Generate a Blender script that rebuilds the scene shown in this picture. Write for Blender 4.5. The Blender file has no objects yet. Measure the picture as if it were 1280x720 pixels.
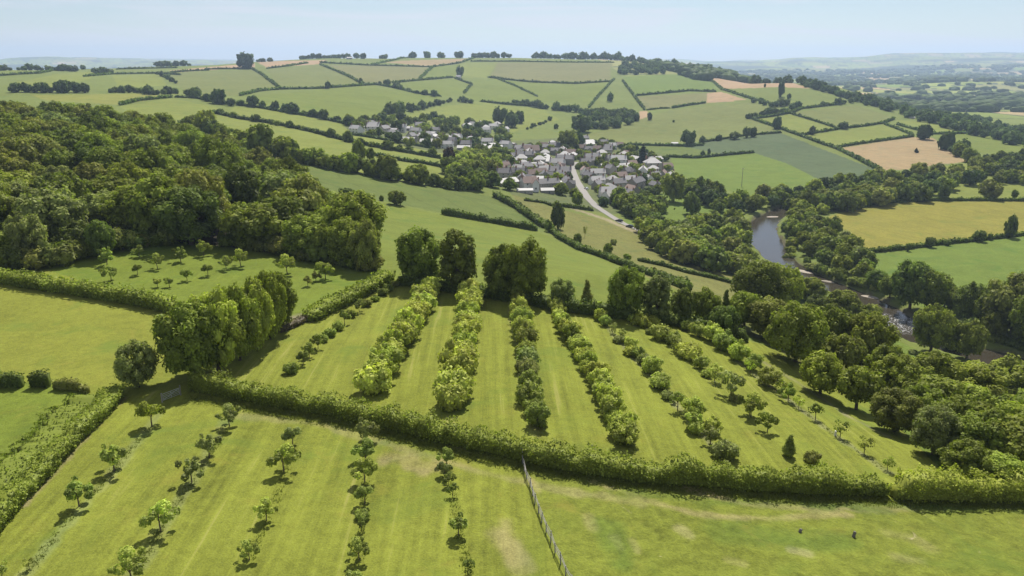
import bpy, math, random
import numpy as np
from mathutils import Vector, Matrix
R = math.radians
rng = np.random.default_rng(7)
random.seed(7)
C = bpy.context.scene.collection

# ------------------------------------------------------------------ camera maths
F = 985.0; TH = R(16.1); CAMZ = 45.0
cT, sT = math.cos(TH), math.sin(TH)
def ray(px, py):
    px = np.asarray(px, float); py = np.asarray(py, float)
    xc = (px-640)/F; yc = -(py-360)/F
    d = np.stack([xc, cT+yc*sT, -sT+yc*cT], -1)
    return d/np.linalg.norm(d, axis=-1, keepdims=True)
def proj(p):
    p = np.asarray(p, float)
    x, y, z = p[...,0], p[...,1], p[...,2]-CAMZ
    dep = y*cT - z*sT; up = y*sT + z*cT
    return 640+F*x/dep, 360-F*up/dep, dep

# ------------------------------------------------------------------ noise
def _h(ix, iy, s):
    n = (ix*374761393 + iy*668265263 + s*974711) & 0x7fffffff
    n = ((n ^ (n >> 13))*1274126177) & 0x7fffffff
    return ((n ^ (n >> 16)) & 0xffff)/65535.0
def vnoise(x, y, s=0):
    x = np.asarray(x, float); y = np.asarray(y, float)
    ix = np.floor(x).astype(np.int64); iy = np.floor(y).astype(np.int64)
    fx = x-ix; fy = y-iy
    fx = fx*fx*fx*(fx*(fx*6-15)+10); fy = fy*fy*fy*(fy*(fy*6-15)+10)
    a = _h(ix,iy,s); b = _h(ix+1,iy,s); c = _h(ix,iy+1,s); d = _h(ix+1,iy+1,s)
    return (a+(b-a)*fx)*(1-fy)+(c+(d-c)*fx)*fy - .5
def smooth(a, b, x):
    t = np.clip((x-a)/(b-a), 0, 1); return t*t*(3-2*t)

# ------------------------------------------------------------------ terrain
UC = np.array([-.80,-.62,-.42,-.22,0,.2,.36,.52,.66,.85])
TY = [30, 60, 90, 120, 150, 180, 220, 270, 330, 420, 540, 700, 900, 1150, 1500, 2000, 2400, 3000, 5000, 8000, 12000, 16000, 20000]
TZ = {
30:  [0,0,0,0,0,0,0,0,0,0],
60:  [0,0,0,0,0,0,-.3,-.6,-1,-1.5],
90:  [0,0,0,0,0,-.5,-1.5,-3.2,-5,-8],
120: [0,0,0,0,0,-1.5,-5,-10,-15,-20],
150: [1,1,.3,0,0,-3.5,-9,-18,-27,-34],
180: [2,2,1,-1,-2,-7,-16,-29,-40,-44],
220: [4,4,2,-4,-9,-17,-28,-42,-48,-48],
270: [7,7,2,-8.5,-18,-29,-41,-48,-48.5,-48],
330: [9,9,1,-12,-25,-37.5,-47,-49,-48.5,-48],
420: [10,9,-2,-13,-29,-45,-49,-49,-48.5,-48],
540: [9,8,0,-14,-34,-48,-49,-48.5,-47,-46],
700: [8,7,0,-16,-41,-49,-47,-44,-42,-42],
900: [12,12,3,-15,-42.5,-46,-40,-39,-45,-48],
1150:[18,18,8,-5,-37,-34,-23,-33,-56,-58],
1500:[27,27,16,12,-15,-8,8,-54,-62,-64],
2000:[18,19,31,36,20,26,-45,-66,-68,-70],
2400:[0,0,22,52,54,40,-60,-70,-72,-74],
3000:[-55,-55,-40,10,10,-20,-72,-76,-76,-76],
5000:[-70,-70,-75,-80,-80,-80,-80,-72,-64,-60],
8000:[-60,-60,-60,-60,-60,-60,-48,-30,-15,-10],
12000:[60,58,52,30,20,20,50,135,150,150],
16000:[60,58,52,30,20,20,50,135,150,150],
20000:[0,0,0,0,0,0,0,0,0,0]}
def pchip(xk, yk, x):
    xk = np.asarray(xk,float); yk = np.asarray(yk,float)
    h = np.diff(xk); d = np.diff(yk)/h
    m = np.zeros_like(yk); m[0] = d[0]; m[-1] = d[-1]
    for i in range(1, len(xk)-1):
        if d[i-1]*d[i] > 0:
            w1 = 2*h[i]+h[i-1]; w2 = h[i]+2*h[i-1]
            m[i] = (w1+w2)/(w1/d[i-1]+w2/d[i])
    k = np.clip(np.searchsorted(xk, x)-1, 0, len(xk)-2)
    t = (x-xk[k])/h[k]
    t = np.clip(t,0,1)
    return ((2*t**3-3*t**2+1)*yk[k]+(t**3-2*t**2+t)*h[k]*m[k]+(-2*t**3+3*t**2)*yk[k+1]+(t**3-t**2)*h[k]*m[k+1])
NL, NU = 1400, 500
LG = np.linspace(math.log(30), math.log(20000), NL)
UG = np.linspace(UC[0], UC[-1], NU)
_tab = np.array([TZ[y] for y in TY], float)
_a = np.stack([pchip(np.log(TY), _tab[:,j], LG) for j in range(len(UC))], 1)
GRID = np.stack([pchip(UC, _a[i], UG) for i in range(NL)], 0)
_k = np.hanning(41); _k /= _k.sum()
GRID = np.stack([np.convolve(np.pad(GRID[:,j], 20, 'edge'), _k, 'valid') for j in range(NU)], 1)
_k = np.hanning(31); _k /= _k.sum()
GRID = np.stack([np.convolve(np.pad(GRID[i], 15, 'edge'), _k, 'valid') for i in range(NL)], 0)

def hbase(x, y):
    x = np.asarray(x,float); y = np.asarray(y,float)
    r = np.hypot(x,y); ph = np.arctan2(x,y); pc = np.clip(ph, -R(50), R(50))
    Y = np.maximum(r*np.cos(pc), 30.001); u = np.clip(np.tan(pc), UC[0], UC[-1])
    a = (np.log(Y)-LG[0])/(LG[1]-LG[0]); b = (u-UG[0])/(UG[1]-UG[0])
    ia = np.clip(a.astype(int), 0, NL-2); ib = np.clip(b.astype(int), 0, NU-2)
    fa = np.clip(a-ia,0,1); fb = np.clip(b-ib,0,1)
    z = (GRID[ia,ib]*(1-fb)+GRID[ia,ib+1]*fb)*(1-fa)+(GRID[ia+1,ib]*(1-fb)+GRID[ia+1,ib+1]*fb)*fa
    # rolling relief
    z = z + vnoise(x/23,y/23,1)*.7*smooth(40,90,r)*smooth(2600,600,r) + vnoise(x/90,y/90,2)*smooth(120,500,r)*3.0
    f = smooth(2500,3500,r)
    z = z + f*(vnoise(x/700,y/900,3)*55 + vnoise(x/260,y/320,4)*20) + smooth(9000,12000,r)*(vnoise(x/1500,y/900,5)*70)
    return z
# river: pixel centre line projected on the water plane
WZ = -50.3
RIV = [(1010,250,12),(985,262,13),(962,272,13),(953,284,14),(955,297,15.5),(966,314,14),(984,331,12),(1010,346,11),(1045,361,12),(1080,376,14),(1104,392,15.5),(1122,408,15.5),(1150,422,15),(1190,434,15),(1240,448,16),(1300,465,16),(1380,490,13),(1500,520,13)]
def plane_pt(px, py, z):
    d = ray(px, py); t = (z-CAMZ)/d[...,2]
    return np.stack([d[...,0]*t, d[...,1]*t], -1)
_rp = plane_pt([p[0] for p in RIV],[p[1] for p in RIV], WZ)
_rw = np.array([p[2] for p in RIV], float)
def catmull(P, n):
    P = np.asarray(P,float); Q = np.vstack([2*P[0]-P[1], P, 2*P[-1]-P[-2]]); out = []
    for i in range(1, len(Q)-2):
        for t in np.linspace(0,1,n,endpoint=False):
            p0,p1,p2,p3 = Q[i-1],Q[i],Q[i+1],Q[i+2]
            out.append(.5*((2*p1)+(-p0+p2)*t+(2*p0-5*p1+4*p2-p3)*t*t+(-p0+3*p1-3*p2+p3)*t**3))
    out.append(P[-1]); return np.array(out)
_rc = catmull(np.hstack([_rp, _rw[:,None]]), 8)
RC, RW = _rc[:,:2], _rc[:,2]
def seg_dist(x, y, P, W=None):
    """distance to polyline; also interpolated W"""
    x = np.asarray(x,float); y = np.asarray(y,float)
    best = np.full(x.shape, 1e9); bw = np.zeros(x.shape)
    for i in range(len(P)-1):
        a = P[i]; b = P[i+1]; d = b-a; L = max(1e-9, d@d)
        t = np.clip(((x-a[0])*d[0]+(y-a[1])*d[1])/L, 0, 1)
        q = np.hypot(x-(a[0]+d[0]*t), y-(a[1]+d[1]*t))
        m = q < best; best = np.where(m, q, best)
        if W is not None: bw = np.where(m, W[i]+(W[i+1]-W[i])*t, bw)
    return (best, bw) if W is not None else best
_bb = (RC[:,0].min()-90, RC[:,0].max()+90, RC[:,1].min()-90, RC[:,1].max()+90)
def height(x, y):
    x = np.asarray(x,float); y = np.asarray(y,float); sh = np.broadcast(x,y).shape
    x = np.broadcast_to(x,sh).ravel(); y = np.broadcast_to(y,sh).ravel()
    z = hbase(x,y)
    m = (x>_bb[0])&(x<_bb[1])&(y>_bb[2])&(y<_bb[3])
    if m.any():
        d, w = seg_dist(x[m], y[m], RC, RW)
        e = d-w/2+vnoise(x[m]/6,y[m]/6,9)*2.0
        zz = z[m]
        flat = np.minimum(zz, WZ+1.6+0.02*np.maximum(e,0))
        zz = flat+(zz-flat)*smooth(8,50,e)
        bed = WZ-1.2
        zz = bed+(zz-bed)*smooth(-1.0,3.0,e)
        z[m] = zz
    return z.reshape(sh)
_ts = np.exp(np.linspace(math.log(35), math.log(19000), 1500))
def hit(px, py, maxr=2650.):
    px = np.atleast_1d(np.asarray(px,float)); py = np.atleast_1d(np.asarray(py,float))
    px, py = np.broadcast_arrays(px, py)
    out = np.zeros(px.shape+(3,))
    ts = _ts[_ts < maxr]
    for i in range(0, len(px), 200):
        d = ray(px[i:i+200], py[i:i+200])
        X = d[:,0:1]*ts; Yv = d[:,1:2]*ts; Z = CAMZ+d[:,2:3]*ts
        g = Z-height(X,Yv)
        below = g < 0
        k = np.argmax(below, 1); has = below.any(1)
        far = np.argmin(np.where(ts[None]>400, g/ts[None], 1e9), 1)
        for j in range(len(d)):
            kk = k[j] if has[j] else len(ts); q = g[j,:kk]/ts[:kk]; cr = -1
            if kk > 10:
                lm = np.nonzero((q[1:-1] < q[:-2]) & (q[1:-1] <= q[2:]) & (q[1:-1] < .0028) & (ts[1:kk-1] > 600))[0]+1
                for c_ in lm:
                    if q[c_:].max() > q[c_]+.0015: cr = c_; break
            if cr > 0: t = ts[cr]
            elif has[j] and k[j] > 0:
                a = g[j,k[j]-1]; b = g[j,k[j]]; t = ts[k[j]-1]+(ts[k[j]]-ts[k[j]-1])*a/(a-b)
            else: t = ts[far[j]]
            out[i+j,:2] = d[j,:2]*t
    out[...,2] = height(out[...,0], out[...,1])
    return out
def H1(px, py, maxr=2650.): return hit([px],[py],maxr)[0]
def densify(pts, step=7.):
    out = []
    for (a,b),(c,d) in zip(pts[:-1], pts[1:]):
        n = max(1, int(math.hypot(c-a,d-b)/step))
        for k in range(n): out.append((a+(c-a)*k/n, b+(d-b)*k/n))
    out.append(tuple(pts[-1])); return out
def world_line(pts, step=7., maxr=2650.):
    q = densify(pts, step); return hit([p[0] for p in q],[p[1] for p in q],maxr)
def world_poly(pts, maxr=2650.):
    return world_line(list(pts)+[pts[0]], 12., maxr)[:-1,:2]
def inpoly(x, y, P):
    inside = np.zeros(x.shape, bool); n = len(P)
    for i in range(n):
        x1,y1 = P[i]; x2,y2 = P[(i+1)%n]
        if y1 == y2: continue
        c = ((y1 > y) != (y2 > y)) & (x < (x2-x1)*(y-y1)/(y2-y1)+x1)
        inside ^= c
    return inside

# ------------------------------------------------------------------ object helpers
def link(o, parent=None):
    C.objects.link(o)
    if parent: o.parent = parent
    return o
def mesh(name, V, Fq, mats, midx=None, tint=None, smoothf=False):
    V = np.asarray(V, np.float32); me = bpy.data.meshes.new(name)
    if isinstance(Fq, np.ndarray):
        k = Fq.shape[1]; n = len(Fq)
        me.vertices.add(len(V)); me.vertices.foreach_set('co', V.ravel())
        me.loops.add(n*k); me.loops.foreach_set('vertex_index', Fq.astype(np.int32).ravel())
        me.polygons.add(n); me.polygons.foreach_set('loop_start', np.arange(0,n*k,k,dtype=np.int32))
        try: me.polygons.foreach_set('loop_total', np.full(n,k,dtype=np.int32))
        except Exception: pass
    else: me.from_pydata([tuple(map(float,v)) for v in V], [], [tuple(f) for f in Fq])
    for m in (mats if isinstance(mats,(list,tuple)) else [mats]): me.materials.append(m)
    n = len(me.polygons)
    if midx is not None: me.polygons.foreach_set('material_index', np.asarray(midx,np.int32))
    if tint is not None:
        at = me.attributes.new('tint','FLOAT','FACE'); at.data.foreach_set('value', np.asarray(tint,np.float32))
    if smoothf: me.polygons.foreach_set('use_smooth', np.ones(n,bool))
    me.update(calc_edges=True); me.validate(); return me
def obj(name, me, parent=None, color=None):
    o = bpy.data.objects.new(name, me)
    if color is not None: o.color = (*color[:3],1)
    return link(o, parent)
def tag(o, label=None, cat=None, group=None, kind=None):
    if label: o['label'] = label
    if cat: o['category'] = cat
    if group: o['group'] = group
    if kind: o['kind'] = kind
    return o
def struct(o, label=None, cat=None): return tag(o, label, cat, None, 'structure')
def empty(name, loc, rz=0):
    o = bpy.data.objects.new(name, None); o.empty_display_size = .5
    o.location = [float(v) for v in loc]; o.rotation_euler = (0,0,rz); return link(o)
ORD = ['first','second','third','fourth','fifth','sixth','seventh','eighth','ninth','tenth','eleventh','twelfth','thirteenth','fourteenth','fifteenth','sixteenth','seventeenth','eighteenth','nineteenth']
TENS = {20:'twent',30:'thirt',40:'fort',50:'fift',60:'sixt',70:'sevent'}
def ordn(i):
    i += 1
    if i < 20: return ORD[i-1]
    t, u = i//10*10, i%10
    return TENS[t]+'ieth' if u == 0 else TENS[t]+'y-'+ORD[u-1]

# mesh accumulator for hard-surface parts
class MB:
    def __init__(s): s.v = []; s.f = []; s.m = []
    def quad(s, pts, m=0):
        b = len(s.v); s.v += [tuple(map(float,p)) for p in pts]; s.f.append(tuple(range(b,b+len(pts)))); s.m.append(m)
    def box(s, c, d, rz=0, m=0):
        cx,cy,cz = c; hx,hy,hz = d[0]/2,d[1]/2,d[2]/2; co,si = math.cos(rz),math.sin(rz); b = len(s.v)
        for sz in (-1,1):
            for sx,sy in ((-1,-1),(1,-1),(1,1),(-1,1)):
                x,y = sx*hx,sy*hy; s.v.append((cx+x*co-y*si, cy+x*si+y*co, cz+sz*hz))
        for f in ((0,3,2,1),(4,5,6,7),(0,1,5,4),(1,2,6,5),(2,3,7,6),(3,0,4,7)):
            s.f.append(tuple(b+i for i in f)); s.m.append(m)
    def tube(s, pts, rad, n=6, m=0):
        pts = [Vector(p) for p in pts]; b = len(s.v)
        for i,p in enumerate(pts):
            d = (pts[min(i+1,len(pts)-1)]-pts[max(i-1,0)]).normalized()
            a = d.orthogonal().normalized() if abs(d.z) < .9 else Vector((1,0,0)); a = (a-d*a.dot(d)).normalized(); c = d.cross(a)
            for k in range(n):
                t = 2*math.pi*k/n; s.v.append(tuple(p+(a*math.cos(t)+c*math.sin(t))*rad[i]))
        for i in range(len(pts)-1):
            for k in range(n):
                s.f.append((b+i*n+k, b+i*n+(k+1)%n, b+(i+1)*n+(k+1)%n, b+(i+1)*n+k)); s.m.append(m)
        s.f.append(tuple(b+k for k in range(n))[::-1]); s.m.append(m)
        s.f.append(tuple(b+(len(pts)-1)*n+k for k in range(n))); s.m.append(m)
    def me(s, name, mats, sm=False): return mesh(name, s.v, s.f, mats, s.m, None, sm)
    def build(s, name, mats, parent=None, sm=False): return obj(name, s.me(name, mats, sm), parent)

# ------------------------------------------------------------------ materials
def newmat(name):
    m = bpy.data.materials.new(name); m.use_nodes = True; nt = m.node_tree; nt.nodes.clear(); return m, nt
class NT:
    def __init__(s, nt): s.nt = nt
    def n(s, t, **kw):
        q = s.nt.nodes.new(t)
        for k,v in kw.items():
            if k.startswith('i_'):
                q.inputs[int(k[2:]) if k[2:].isdigit() else k[2:].replace('_',' ')].default_value = v
            else: setattr(q,k,v)
        return q
    def l(s, a, b): s.nt.links.new(a, b)
    def math(s, op, a, b=None, c=None, clamp=False):
        q = s.nt.nodes.new('ShaderNodeMath'); q.operation = op; q.use_clamp = clamp
        for i,v in enumerate((a,b,c)):
            if v is None: continue
            if isinstance(v,(int,float)): q.inputs[i].default_value = v
            else: s.l(v,q.inputs[i])
        return q.outputs[0]
    def mix(s, fac, a, b, blend='MIX'):
        q = s.nt.nodes.new('ShaderNodeMix'); q.data_type = 'RGBA'; q.blend_type = blend
        for sock,v in ((q.inputs[0],fac),(q.inputs[6],a),(q.inputs[7],b)):
            if isinstance(v,(int,float)): sock.default_value = v
            elif isinstance(v,tuple): sock.default_value = (*v[:3],1)
            else: s.l(v,sock)
        return q.outputs[2]
    def noise(s, vec, scale, detail=3, rough=.55, dist=0):
        q = s.n('ShaderNodeTexNoise'); s.l(vec,q.inputs['Vector'])
        q.inputs['Scale'].default_value = scale; q.inputs['Detail'].default_value = detail
        q.inputs['Roughness'].default_value = rough; q.inputs['Distortion'].default_value = dist
        return q.outputs['Fac']
    def ramp(s, fac, lo, hi, a=0., b=1.):
        q = s.n('ShaderNodeMapRange'); q.interpolation_type = 'SMOOTHSTEP'; s.l(fac,q.inputs[0])
        q.inputs[1].default_value = lo; q.inputs[2].default_value = hi; q.inputs[3].default_value = a; q.inputs[4].default_value = b
        return q.outputs[0]
def simple(name, col, rough=.8, var=.25, scale=2., metal=0., spec=.3):
    m, nt = newmat(name); t = NT(nt)
    g = t.n('ShaderNodeNewGeometry'); p = t.n('ShaderNodeBsdfPrincipled'); o = t.n('ShaderNodeOutputMaterial')
    f = t.noise(g.outputs['Position'], scale, 4)
    oi = t.n('ShaderNodeObjectInfo')
    k = t.math('ADD', t.math('MULTIPLY', f, 2*var), t.math('MULTIPLY', oi.outputs['Random'], var))
    k = t.math('ADD', k, 1-1.5*var)
    c = t.mix(1., tuple(col), k, 'MULTIPLY')
    t.l(c,p.inputs['Base Color']); p.inputs['Roughness'].default_value = rough; p.inputs['Metallic'].default_value = metal
    p.inputs['Specular IOR Level'].default_value = spec
    t.l(p.outputs[0],o.inputs[0]); return m
def foliage_mat(nm, TRN):
    m, nt = newmat(nm); t = NT(nt)
    o = t.n('ShaderNodeOutputMaterial'); oi = t.n('ShaderNodeObjectInfo'); g = t.n('ShaderNodeNewGeometry')
    at = t.n('ShaderNodeAttribute', attribute_name='tint')
    k = t.math('MULTIPLY', at.outputs['Fac'], t.math('ADD', .86, t.math('MULTIPLY', oi.outputs['Random'], .28)))
    c = t.mix(1., oi.outputs['Color'], k, 'MULTIPLY')
    hs = t.n('ShaderNodeHueSaturation'); t.l(c,hs.inputs['Color'])
    t.l(t.math('ADD', .494, t.math('MULTIPLY', oi.outputs['Random'], .012)), hs.inputs['Hue'])
    d = t.n('ShaderNodeBsdfDiffuse'); t.l(hs.outputs[0], d.inputs[0])
    tr = t.n('ShaderNodeBsdfTranslucent')
    yc = t.mix(1., hs.outputs[0], (1.08,1.28,.45), 'MULTIPLY'); t.l(yc, tr.inputs[0])
    mx = t.n('ShaderNodeMixShader'); mx.inputs[0].default_value = TRN; t.l(d.outputs[0],mx.inputs[1]); t.l(tr.outputs[0],mx.inputs[2])
    gl = t.n('ShaderNodeBsdfGlossy'); gl.inputs['Roughness'].default_value = .5; gl.inputs[0].default_value = (.6,.62,.6,1)
    m2 = t.n('ShaderNodeMixShader'); m2.inputs[0].default_value = .012; t.l(mx.outputs[0],m2.inputs[1]); t.l(gl.outputs[0],m2.inputs[2])
    t.l(m2.outputs[0],o.inputs[0]); return m
M = {}
M['leaf'] = foliage_mat('foliage', .36); M['inner'] = foliage_mat('shade_core_foliage', 0.)  # second one: opaque copy for cores, dimmed by tint to stand for interior shade
M['bark'] = simple('bark', (.11,.085,.06), .9, .35, 3)
M['road'] = simple('lane_surface', (.24,.222,.20), .9, .12, .6)
M['gravel'] = simple('gravel', (.30,.26,.205), .95, .35, 1.5)
M['stone'] = simple('stone_wall', (.27,.25,.22), .9, .25, 1.2)
M['cream'] = simple('cream_render', (.42,.385,.33), .8, .12, .8)
M['white'] = simple('white_render', (.70,.68,.64), .75, .08, .8)
M['slate'] = simple('slate_roof', (.150,.140,.138), .6, .5, 1.4)
M['slate2'] = simple('pale_slate_roof', (.37,.35,.33), .55, .35, 1.4)
M['tile'] = simple('brown_tile_roof', (.23,.165,.135), .75, .35, 1.4)
M['whiteroof'] = simple('white_sheet_roof', (.36,.345,.325), .6, .12, .8)
M['glass'] = simple('window_glass', (.03,.035,.045), .1, .2, 1, 0, .6)
M['door'] = simple('painted_door', (.10,.12,.14), .5, .3, 1)
M['brick'] = simple('brick_chimney', (.26,.15,.11), .9, .25, 2)
M['wood'] = simple('weathered_wood', (.25,.235,.21), .85, .25, 6)
M['metal'] = simple('galvanised_metal', (.50,.51,.52), .4, .15, 3, .6)
M['tyre'] = simple('tyre', (.02,.02,.02), .9, .1, 3)
M['carblack'] = simple('dark_car_paint', (.03,.033,.04), .25, .1, 1, 0, .6)
M['carwhite'] = simple('white_car_paint', (.75,.75,.75), .3, .05, 1, 0, .6)
M['stem'] = simple('dead_stem', (.16,.14,.12), .9, .4, 2)
# ------------------------------------------------------------------ field colours (own colour of the crop / grass, linear albedo)
K = {
'near': (.160,.178,.025), 'near2': (.172,.185,.027), 'lush': (.122,.155,.020), 'yg': (.150,.170,.032), 'ygd': (.170,.175,.034),
'mid': (.122,.148,.024), 'blue': (.098,.124,.028), 'blue2': (.075,.100,.042), 'dull': (.128,.142,.036), 'dull2': (.145,.142,.048),
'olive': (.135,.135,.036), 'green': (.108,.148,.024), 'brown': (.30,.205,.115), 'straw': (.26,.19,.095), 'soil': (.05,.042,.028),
'crop': (.185,.170,.030), 'hill': (.125,.150,.032), 'far': (.085,.11,.035), 'village': (.10,.115,.04), 'rough': (.140,.160,.023)}
FIELDS = [  # (colour, max range, polygon in photo pixels, mow, rough)
('near',700,[(-260,345),(60,338),(250,306),(480,340),(640,372),(780,395),(900,412),(1010,452),(1110,520),(1180,590),(1600,625),(2000,1200),(-900,1200)],0,.15),
('near2',400,[(-250,350),(0,352),(100,368),(212,392),(205,470),(140,485),(60,470),(-250,462)],0,.25),
('lush',400,[(-300,482),(60,478),(120,495),(60,560),(0,610),(-300,800)],0,.6),
('lush',400,[(60,338),(180,300),(330,310),(490,338),(380,400),(215,385)],.25,.1),
('near',400,[(500,352),(640,372),(780,395),(900,412),(1010,452),(1110,520),(1180,590),(1100,618),(950,612),(780,597),(620,566),(430,521),(240,487),(300,440),(372,405)],1,.1),
('near',400,[(-100,720),(20,612),(100,535),(152,488),(240,490),(430,524),(620,570),(660,600),(720,740),(720,1000),(-600,1000)],1,.3),
('rough',400,[(655,585),(780,600),(960,617),(1105,624),(1500,628),(2000,1100),(715,1100),(715,740)],0,1),
('green',900,[(900,345),(1000,345),(1060,395),(1130,430),(1180,455),(1300,500),(1300,600),(1180,590),(1110,520),(1010,452),(905,412)],0,.9),
('blue',800,[(300,188),(350,200),(420,214),(490,226),(570,238),(618,246),(650,266),(690,290),(672,286),(600,274),(552,266),(468,249),(425,241),(340,215)],0,0),
('mid',800,[(400,235),(425,243),(468,251),(552,268),(672,289),(720,313),(770,330),(850,362),(930,392),(920,420),(780,396),(640,372),(480,345),(440,300)],0,.1),
('yg',1200,[(255,140),(275,140),(320,149),(390,163),(440,170),(520,184),(560,192),(556,200),(600,222),(560,234),(490,222),(420,211),(350,197),(300,186),(255,165)],0,.1),
('yg',1200,[(292,133),(330,136),(395,147),(440,157),(552,184),(552,192),(440,170),(390,161),(330,149),(285,143)],0,.1),
('mid',2600,[(320,120),(400,112),(455,108),(497,112),(552,121),(545,131),(480,140),(440,154),(395,146),(330,135),(300,130)],0,.1),
('dull',2700,[(205,92),(316,87),(333,98),(350,111),(300,119),(240,121)],0,.1),
('dull',2700,[(333,87),(400,81),(420,89),(455,106),(400,110),(350,110)],0,.1),
('dull2',2700,[(410,81),(540,84),(525,99),(490,104),(458,106)],0,.1),
('mid',2700,[(541,85),(575,79),(570,97),(525,99)],0,.1),
('yg',2700,[(575,79),(622,78),(608,97),(568,97)],0,.1),
('dull2',2700,[(622,78),(765,79),(762,101),(720,104),(665,101),(612,96)],0,.1),
('mid',2700,[(585,98),(612,98),(665,103),(766,101),(740,130),(700,127),(600,127),(575,118),(590,106)],0,.1),
('mid',2700,[(500,105),(567,98),(588,106),(578,117),(552,120),(520,112)],0,.1),
('yg',2700,[(490,150),(545,134),(600,128),(680,137),(700,150),(640,165),(560,158)],0,.2),
('hill',2700,[(766,102),(777,102),(795,125),(802,137),(790,150),(738,150),(745,130)],0,.2),
('green',2700,[(778,96),(862,92),(890,98),(897,114),(840,116),(796,120)],0,0),
('dull2',2700,[(796,121),(897,116),(884,129),(840,134),(808,137)],0,.1),
('brown',2700,[(885,116),(902,115),(934,125),(883,129)],0,.1),
('brown',2700,[(880,87),(900,88),(940,90),(975,98),(1013,111),(980,109),(907,111),(892,101)],0,.1),
('brown',2700,[(800,139),(810,139),(810,149),(798,150)],0,.1),
('hill',2700,[(907,112),(1010,112),(1054,126),(1060,130),(1000,135),(960,128),(925,119)],0,.1),
('dull',2700,[(840,137),(940,127),(962,135),(940,148),(975,162),(930,170),(840,179),(740,179),(735,168),(790,152)],0,.1),
('blue',1500,[(730,181),(845,182),(930,176),(945,190),(843,196),(760,197)],0,0),
('blue2',1500,[(843,181),(975,166),(1100,214),(1098,228),(1033,229),(985,205),(943,191),(900,192)],0,0),
('green',1500,[(832,198),(943,191),(985,205),(1035,230),(1000,244),(930,244),(850,220)],0,0),
('yg',2000,[(945,148),(987,143),(1047,161),(1000,169),(975,161)],0,0),
('dull',2000,[(990,141),(1070,131),(1118,148),(1105,153),(1052,160),(1020,152)],0,.1),
('yg',2000,[(1003,170),(1105,156),(1142,169),(1045,184)],0,0),
('straw',2000,[(1045,186),(1142,171),(1165,172),(1190,186),(1217,201),(1130,212),(1100,213)],0,.25),
('yg',2000,[(1118,150),(1165,152),(1208,165),(1165,167)],0,0),
('mid',2000,[(1165,169),(1230,166),(1320,180),(1320,200),(1210,190)],0,0),
('yg',1500,[(1090,222),(1220,202),(1330,195),(1330,228),(1100,255),(1020,270)],0,.3),
('crop',1500,[(1022,275),(1060,263),(1120,252),(1400,251),(1400,285),(1290,293),(1222,300),(1135,311),(1080,317),(1040,305)],0,.35),
('green',1500,[(1078,319),(1135,312),(1222,301),(1290,294),(1400,286),(1500,420),(1300,405),(1180,395),(1130,375),(1085,345)],0,.15),
('yg',1500,[(1100,256),(1175,232),(1210,228),(1400,228),(1400,250),(1160,250)],0,0),
('olive',1500,[(640,243),(700,262),(760,276),(820,295),(870,325),(925,350),(930,392),(850,364),(770,330),(700,300),(683,284),(655,268)],0,.8),
('village',1500,[(620,178),(700,172),(760,176),(838,196),(842,240),(800,262),(765,268),(690,256),(640,243),(615,225)],0,.6),
('green',1500,[(835,238),(870,230),(935,252),(900,272),(830,292),(780,280),(790,255)],0,.1),
('village',1500,[(430,158),(560,164),(620,178),(615,200),(540,190),(440,166)],0,.6),
('brown',2700,[(212,88),(318,79),(318,84),(215,91)],0,.1),('brown',2700,[(320,77),(410,75),(400,80),(333,85)],0,.1),
('straw',2700,[(480,78),(500,76),(593,73),(575,79),(540,83)],0,.1),
('mid',2700,[(-100,89),(50,89),(66,87),(0,94),(-100,95)],0,.1),
('yg',2700,[(15,104),(75,92),(122,89),(112,99),(60,110)],0,.1),
('yg',2700,[(140,94),(200,93),(208,106),(150,112)],0,.1),
('ygd',2700,[(40,119),(175,117),(215,121),(150,131),(60,126)],0,.1),
('yg',2700,[(150,133),(215,123),(270,134),(280,138),(240,153),(222,160),(170,145)],0,.1),
('mid',2700,[(-100,116),(20,116),(-100,124)],0,.1),
]
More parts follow.
